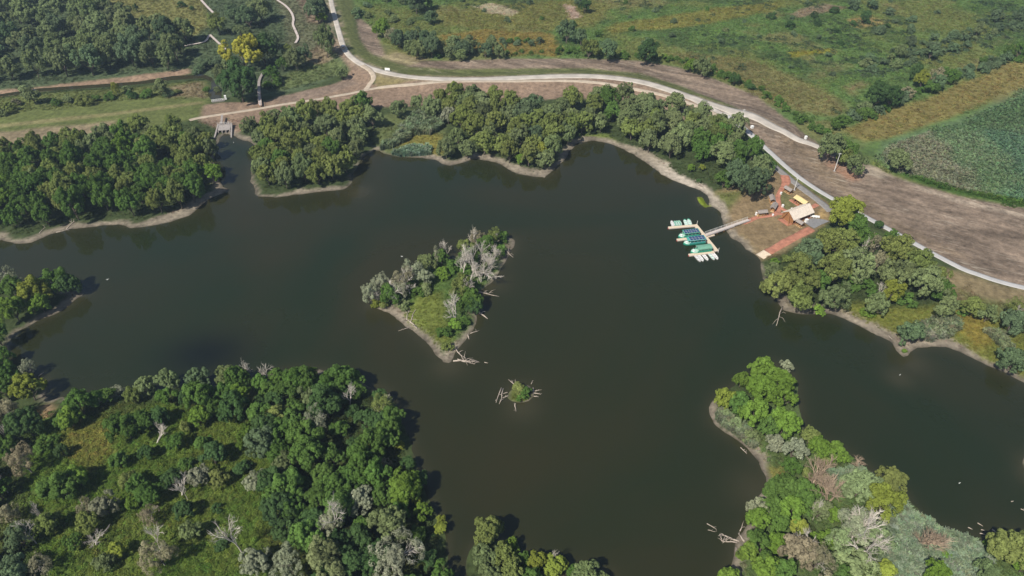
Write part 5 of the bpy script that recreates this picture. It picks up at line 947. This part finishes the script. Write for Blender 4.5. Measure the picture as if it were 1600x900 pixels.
bird(168, 437, 2.2, 'white bird flying low over the left part of lake', True); bird(628, 401, 1.2, 'white bird flying above the water left of island top', True); bird(1406, 586, .6, 'white bird on water below the right shore spit', False); bird(1499, 755, .2, 'white bird on water in the right bay', False); bird(365, 223, 2.0, 'white bird at the shore below the sluice', False)

# ------------------------------------------------------------------ uncountable growth: reeds, tall grass, brambles (instanced tufts)
def tuft(name, kind, seed):
    rs = np.random.default_rng(seed)
    if kind == 'reed':
        n = 22; a_ = rs.uniform(0, 6.28, n); r_ = rs.uniform(0, .45, n); B = np.stack([np.cos(a_)*r_, np.sin(a_)*r_, np.zeros(n)], -1)
        b_a = rs.normal(.9, .8, n); bend = np.stack([np.cos(b_a), np.sin(b_a), np.zeros(n)], -1)*rs.uniform(.25, .55, (n, 1)); up = np.stack([np.zeros(n), np.zeros(n), rs.uniform(.65, 1.0, n)], -1)
        s_ = np.stack([-np.sin(b_a), np.cos(b_a), np.zeros(n)], -1)*rs.uniform(.035, .07, (n, 1)); Mi = B+up*.8+bend*.25; Ti = B+up*.95+bend
        V = np.stack([B-s_, B+s_, Mi+s_, Mi-s_, Mi-s_*1.3, Mi+s_*1.3, Ti+s_*.5, Ti-s_*.5], 1).reshape(-1, 3); F = np.arange(8*n).reshape(2*n, 4); tv = np.repeat(rs.uniform(.75, 1.3, n), 8)
    else:
        n = 46; d = unit(rs.normal(size=(n, 3))); d[:, 2] = abs(d[:, 2]); P = d*np.array([.5, .5, .55])*rs.uniform(.6, 1.05, (n, 1)); l = rs.uniform(.16, .30, n) if kind == 'leafy' else rs.uniform(.2, .4, n)
        V, F, tv = leaves(P, unit(d+rs.normal(size=(n, 3))*.4+np.array([0, 0, .3])), l, l*(.6 if kind == 'leafy' else .22), rs, rs.uniform(.7, 1.3, n), 0 if kind == 'leafy' else -.8)
    me = mesh_np(name, V, F, M_TUFT); set_attr(me, 'tint', tv, 'FLOAT'); return bpy.data.objects.new(name, me)
TU = {k: [tuft('tuft', k, 10+i) for i in range(3)] for k in ('reed', 'grass', 'leafy')}
def scatter_group(objs):
    ng = bpy.data.node_groups.new('growth', 'GeometryNodeTree'); ng.interface.new_socket('Geometry', in_out='INPUT', socket_type='NodeSocketGeometry'); ng.interface.new_socket('Geometry', in_out='OUTPUT', socket_type='NodeSocketGeometry')
    N = ng.nodes.new; L = ng.links.new; gi = N('NodeGroupInput'); go = N('NodeGroupOutput'); jn = N('GeometryNodeJoinGeometry'); ip = N('GeometryNodeInstanceOnPoints')
    for ob in objs:
        oi = N('GeometryNodeObjectInfo'); oi.inputs['Object'].default_value = ob; oi.inputs['As Instance'].default_value = True; L(oi.outputs['Geometry'], jn.inputs[0])
    L(gi.outputs[0], ip.inputs['Points']); L(jn.outputs[0], ip.inputs['Instance']); ip.inputs['Pick Instance'].default_value = True
    rv = N('FunctionNodeRandomValue'); rv.data_type = 'FLOAT_VECTOR'; rv.inputs[0].default_value = (-.1, -.1, 0); rv.inputs[1].default_value = (.1, .1, 6.28); L(rv.outputs[0], ip.inputs['Rotation'])
    na = N('GeometryNodeInputNamedAttribute'); na.data_type = 'FLOAT_VECTOR'; na.inputs[0].default_value = 'size'; L(na.outputs[0], ip.inputs['Scale']); L(ip.outputs[0], go.inputs[0]); return ng
NG = {k: scatter_group(v) for k, v in TU.items()}
CG = C.reshape(ny, nx, 3)
def cover(x, y):
    i = np.clip(np.searchsorted(GX, x), 0, nx-1); j = np.clip(np.searchsorted(GY, y), 0, ny-1); return CG[j, i]
AVOID = [np.array([GT(p[0], p[1])[:2] for p in pts]) for pts in (ROAD, [(1136,181),(1209,243),(1309,315),(1424,377.5),(1529,429),(1700,470)], [(310,184.5),(400,170.5),(500,154.5),(590,137.5),(700,127.5),(875,126),(975,135),(1065,157),(1126,182)], [(407,168),(405.5,144)])]
def growth(name, pts, n, size, kind, label, cat, seed, tone=None, mixt=0.0, hs=1.0, margin=1.0, extra=None, gain=1.35, zc=.9, avoid_dirt=True):
    rs = np.random.default_rng(seed); Q = poly(pts, zc); x0, y0 = Q.min(0); x1, y1 = Q.max(0); X = rs.uniform(x0, x1, n*3); Y = rs.uniform(y0, y1, n*3)
    jx, jy = (fbm(X, Y, 9, seed+5, 3)-.5)*9, (fbm(X, Y, 9, seed+6, 3)-.5)*9
    ok = inside(Q, X+jx, Y+jy)
    X, Y = X[ok], Y[ok]; ok = (shore(X, Y) > margin) & (sdist(P_CAN, X, Y) < -.3)
    for A in AVOID: ok &= dist_line(A, X, Y) > 4.0
    if extra is not None: ok &= extra(X, Y)
    X, Y = X[ok][:n], Y[ok][:n]; n = len(X); Zt = ground_z(X, Y)
    c = cover(X, Y)*gain
    if tone is not None: c = c*(1-mixt) + np.array(tone)*mixt
    if kind == 'reed': c = c * 1.12
    c = c * (rs.normal(1, .16, (n, 1))) * (1 + rs.normal(0, .06, (n, 3))); c = np.clip(c, .01, .5)
    s_ = rs.uniform(*size, n); sz = np.stack([s_, s_, s_*hs*rs.uniform(.75, 1.25, n)], -1)
    me = bpy.data.meshes.new(name); me.vertices.add(n); me.vertices.foreach_set('co', np.stack([X, Y, Zt-.05], -1).astype(np.float32).ravel())
    a_ = me.attributes.new('size', 'FLOAT_VECTOR', 'POINT'); a_.data.foreach_set('vector', sz.astype(np.float32).ravel())
    a_ = me.attributes.new('col', 'FLOAT_COLOR', 'POINT'); a_.data.foreach_set('color', np.concatenate([c, np.ones((n, 1))], 1).astype(np.float32).ravel())
    o = link(name, me); md = o.modifiers.new('growth', 'NODES'); md.node_group = NG[kind]; tag(o, label, cat, kind='stuff'); return o
growth('reed_bed', [(1375,235),(1440,207),(1500,188),(1560,162),(1600,142),(1760,95),(1800,350),(1600,318),(1500,300),(1420,276),(1360,252)], 30000, (.6, 1.25), 'reed', 'broad blue-green reed bed right of the bare field', 'reeds', 1, hs=1.0)
growth('reed_bed', [(608,222),(625,200),(650,178),(680,182),(694,196),(672,206),(640,214),(612,232),(592,232)], 900, (1.6, 2.6), 'reed', 'grey-green reed patch in the north shore gap', 'reeds', 2, (.140, .175, .100), .85, 1.25)
growth('reed_bed', [(614,236),(640,228),(668,230),(672,242),(640,243),(616,243)], 420, (1.4, 2.2), 'reed', 'blue-green reed clump at the north shore waterline', 'reeds', 3, (.150, .215, .145), .9, 1.1)
growth('reed_bed', [(1290,722),(1345,730),(1400,765),(1420,795),(1450,820),(1530,848),(1560,870),(1530,960),(1380,960),(1400,880),(1405,820),(1380,780),(1320,750)], 5200, (1.1, 2.0), 'reed', 'pale blue-green reed bed on the right peninsula', 'reeds', 4, (.165, .205, .130), .85, .85, margin=.2)
growth('reed_bed', [(1440,505),(1490,500),(1505,520),(1480,532),(1440,530),(1425,518)], 700, (1.3, 2.2), 'reed', 'grey reed patch behind the right shore spit', 'reeds', 5, (.145, .165, .105), .85, 1.0)
growth('reed_bed', [(1112,640),(1126,634),(1160,662),(1180,695),(1168,698),(1140,676),(1116,658)], 420, (1.0, 1.7), 'reed', 'pale reeds along the left peninsula beach', 'reeds', 6, (.15, .17, .105), .8, 1.1)
growth('reed_bed', [(1520,505),(1560,520),(1580,540),(1560,545),(1530,525)], 300, (1.0, 1.6), 'reed', 'small grey reed patch on right shore meadow', 'reeds', 7, (.14, .165, .10), .8)
nodirt = lambda X, Y: ~inside(P_DIRT, X, Y)
P_DIRT = poly([(600,90),(640,95),(720,96),(800,92),(900,92),(1000,95),(1060,105),(1120,125),(1180,150),(1220,180),(1250,205),(1282,226),(1362,262),(1500,306),(1600,325),(1800,360),(1800,500),(1250,277),(1150,188),(1000,124),(800,118),(640,112)], 1.2)
growth('meadow_growth', [(545,-30),(700,-35),(1620,-40),(1700,60),(1640,120),(1500,180),(1370,222),(1290,218),(1230,180),(1180,146),(1100,112),(1000,90),(800,88),(640,90),(590,60)], 26000, (1.0, 2.6), 'leafy', 'tangled green and olive meadow growth beyond the levee', 'meadow', 8, hs=.6, extra=nodirt, gain=1.5)
growth('meadow_growth', [(540,-30),(1640,-40),(1640,60),(1400,130),(1230,170),(1060,100),(900,88),(640,92),(580,40)], 16000, (1.2, 2.6), 'grass', 'tall grasses through the meadow beyond the levee', 'grass', 9, hs=.6, extra=nodirt, gain=1.5)
growth('scrub_growth', [(640,-30),(1620,-40),(1700,40),(1640,75),(1480,130),(1340,180),(1240,165),(1120,105),(1000,80),(880,70),(900,20),(700,10)], 3400, (1.8, 4.4), 'leafy', 'dark low scrub mottling the upper-right meadow', 'scrub', 22, (.062, .092, .045), .85, .55, extra=lambda X, Y: nodirt(X, Y) & (fbm(X, Y, 38, 91, 4) > .54) & (vnoise(X, Y, 9, 95) > .35))
growth('scrub_growth', [(1320,118),(1480,60),(1640,10),(1640,45),(1480,92),(1370,120)], 900, (2.0, 5.0), 'leafy', 'blue-green scrub belt across the upper-right meadow', 'scrub', 23, (.075, .11, .058), .9, .6, extra=lambda X, Y: vnoise(X, Y, 8, 96) > .3)
growth('wetland_growth', [(-120,10),(300,-30),(510,-30),(520,70),(535,100),(540,112),(470,138),(412,150),(350,146),(330,112),(290,106),(0,138),(-120,145)], 15000, (1.0, 2.2), 'grass', 'grey-green marsh growth in the upper-left wetland', 'marsh plants', 10, hs=.8, gain=1.1)
growth('bank_growth', [(-120,160),(0,146),(250,132),(320,122),(326,150),(250,155),(120,165),(0,180),(-120,190)], 2600, (.6, 1.5), 'leafy', 'weedy growth along the canal banks', 'weeds', 11, hs=.7)
growth('bramble_growth', [(-120,620),(60,636),(180,630),(300,625),(420,620),(600,620),(690,800),(700,1000),(-120,1000)], 19000, (.7, 2.0), 'leafy', 'bright green bramble tangle covering the lower-left glade', 'brambles', 12, hs=.62, gain=1.35, margin=2)
growth('shore_growth', [(-120,200),(350,190),(600,170),(900,170),(1210,240),(1210,310),(900,290),(600,270),(350,320),(-120,390)], 9000, (.5, 1.5), 'leafy', 'low green plants along the north shore woods', 'weeds', 13, hs=.7, margin=4.5, extra=lambda X, Y: shore(X, Y) < 22)
growth('shore_growth', [(1200,400),(1300,370),(1480,440),(1600,490),(1720,560),(1720,660),(1600,600),(1500,560),(1400,550),(1290,500),(1200,470)], 8000, (.5, 1.3), 'grass', 'yellow-green grass and weeds on the right shore', 'grass', 14, hs=.7, margin=2.2)
growth('peninsula_growth', [(1110,620),(1250,570),(1330,700),(1430,800),(1560,840),(1700,840),(1700,1000),(1130,1000),(1180,790),(1200,740)], 7000, (.6, 1.6), 'leafy', 'green weeds under the right peninsula trees', 'weeds', 15, hs=.7, margin=1.8)
growth('island_growth', ISLAND, 2600, (.4, 1.1), 'grass', 'olive grass covering the middle island clearing', 'grass', 16, hs=.7, margin=1.2, zc=0, extra=lambda X, Y: shore(X, Y) > 1.5)
growth('islet_growth', ISLET, 260, (.4, 1.0), 'leafy', 'low weeds on the tiny islet', 'weeds', 17, hs=.7, margin=.9, zc=0)
growth('algae_growth', ALGAE, 220, (.3, .7), 'grass', 'vivid green waterweed mat by the visitor shore', 'waterweed', 18, (.17, .22, .02), .9, .5, margin=.15, zc=0)
growth('visitor_grass', [(1108,318),(1130,300),(1205,262),(1222,268),(1255,295),(1298,325),(1290,335),(1215,395),(1190,402),(1135,358)], 4500, (.18, .5), 'grass', 'dry tufted grass round the picnic shelters', 'grass', 19, hs=.45, margin=1.5, gain=1.0)
growth('mud_weeds', [(-120,200),(350,190),(600,170),(900,170),(1210,240),(1720,560),(1720,1000),(1100,1000),(1100,620),(560,360),(-120,400)], 7000, (.25, .8), 'leafy', 'scattered weeds creeping over the muddy shores', 'weeds', 24, (.085, .105, .035), .7, .6, margin=.9, extra=lambda X, Y: (shore(X, Y) < 6) & (vnoise(X, Y, 7, 97) > .45))
growth('bottom_growth', [(700,820),(980,880),(990,1000),(700,1000)], 900, (.6, 1.4), 'leafy', 'weeds under the bottom islet trees', 'weeds', 20, hs=.7)
growth('levee_weeds', [(1395,268),(1440,284),(1500,304),(1600,322),(1720,340),(1720,332),(1600,310),(1500,292),(1440,272)], 1300, (.8, 1.6), 'leafy', 'bright green ditch weeds between reeds and field', 'weeds', 21, (.055, .105, .02), .8, .7)

# ------------------------------------------------------------------ summer haze
HAZE = 0.00015
if HAZE > 0:
    hb = MB().box((0, 250, 84), (22000, 22000, 176)); me = hb.mesh('haze'); hm = bpy.data.materials.new('haze_air'); hm.use_nodes = True; n = hm.node_tree; n.nodes.clear()
    o_ = n.nodes.new('ShaderNodeOutputMaterial'); pv = n.nodes.new('ShaderNodeVolumePrincipled'); pv.inputs['Color'].default_value = (.60, .78, 1.0, 1); pv.inputs['Density'].default_value = HAZE; pv.inputs['Anisotropy'].default_value = .1
    n.links.new(pv.outputs[0], o_.inputs['Volume']); me.materials.append(hm); tag(link('haze', me), 'thin bluish summer haze over the whole plain', 'haze', kind='stuff')
print('TREES', len(TREES), _ct)
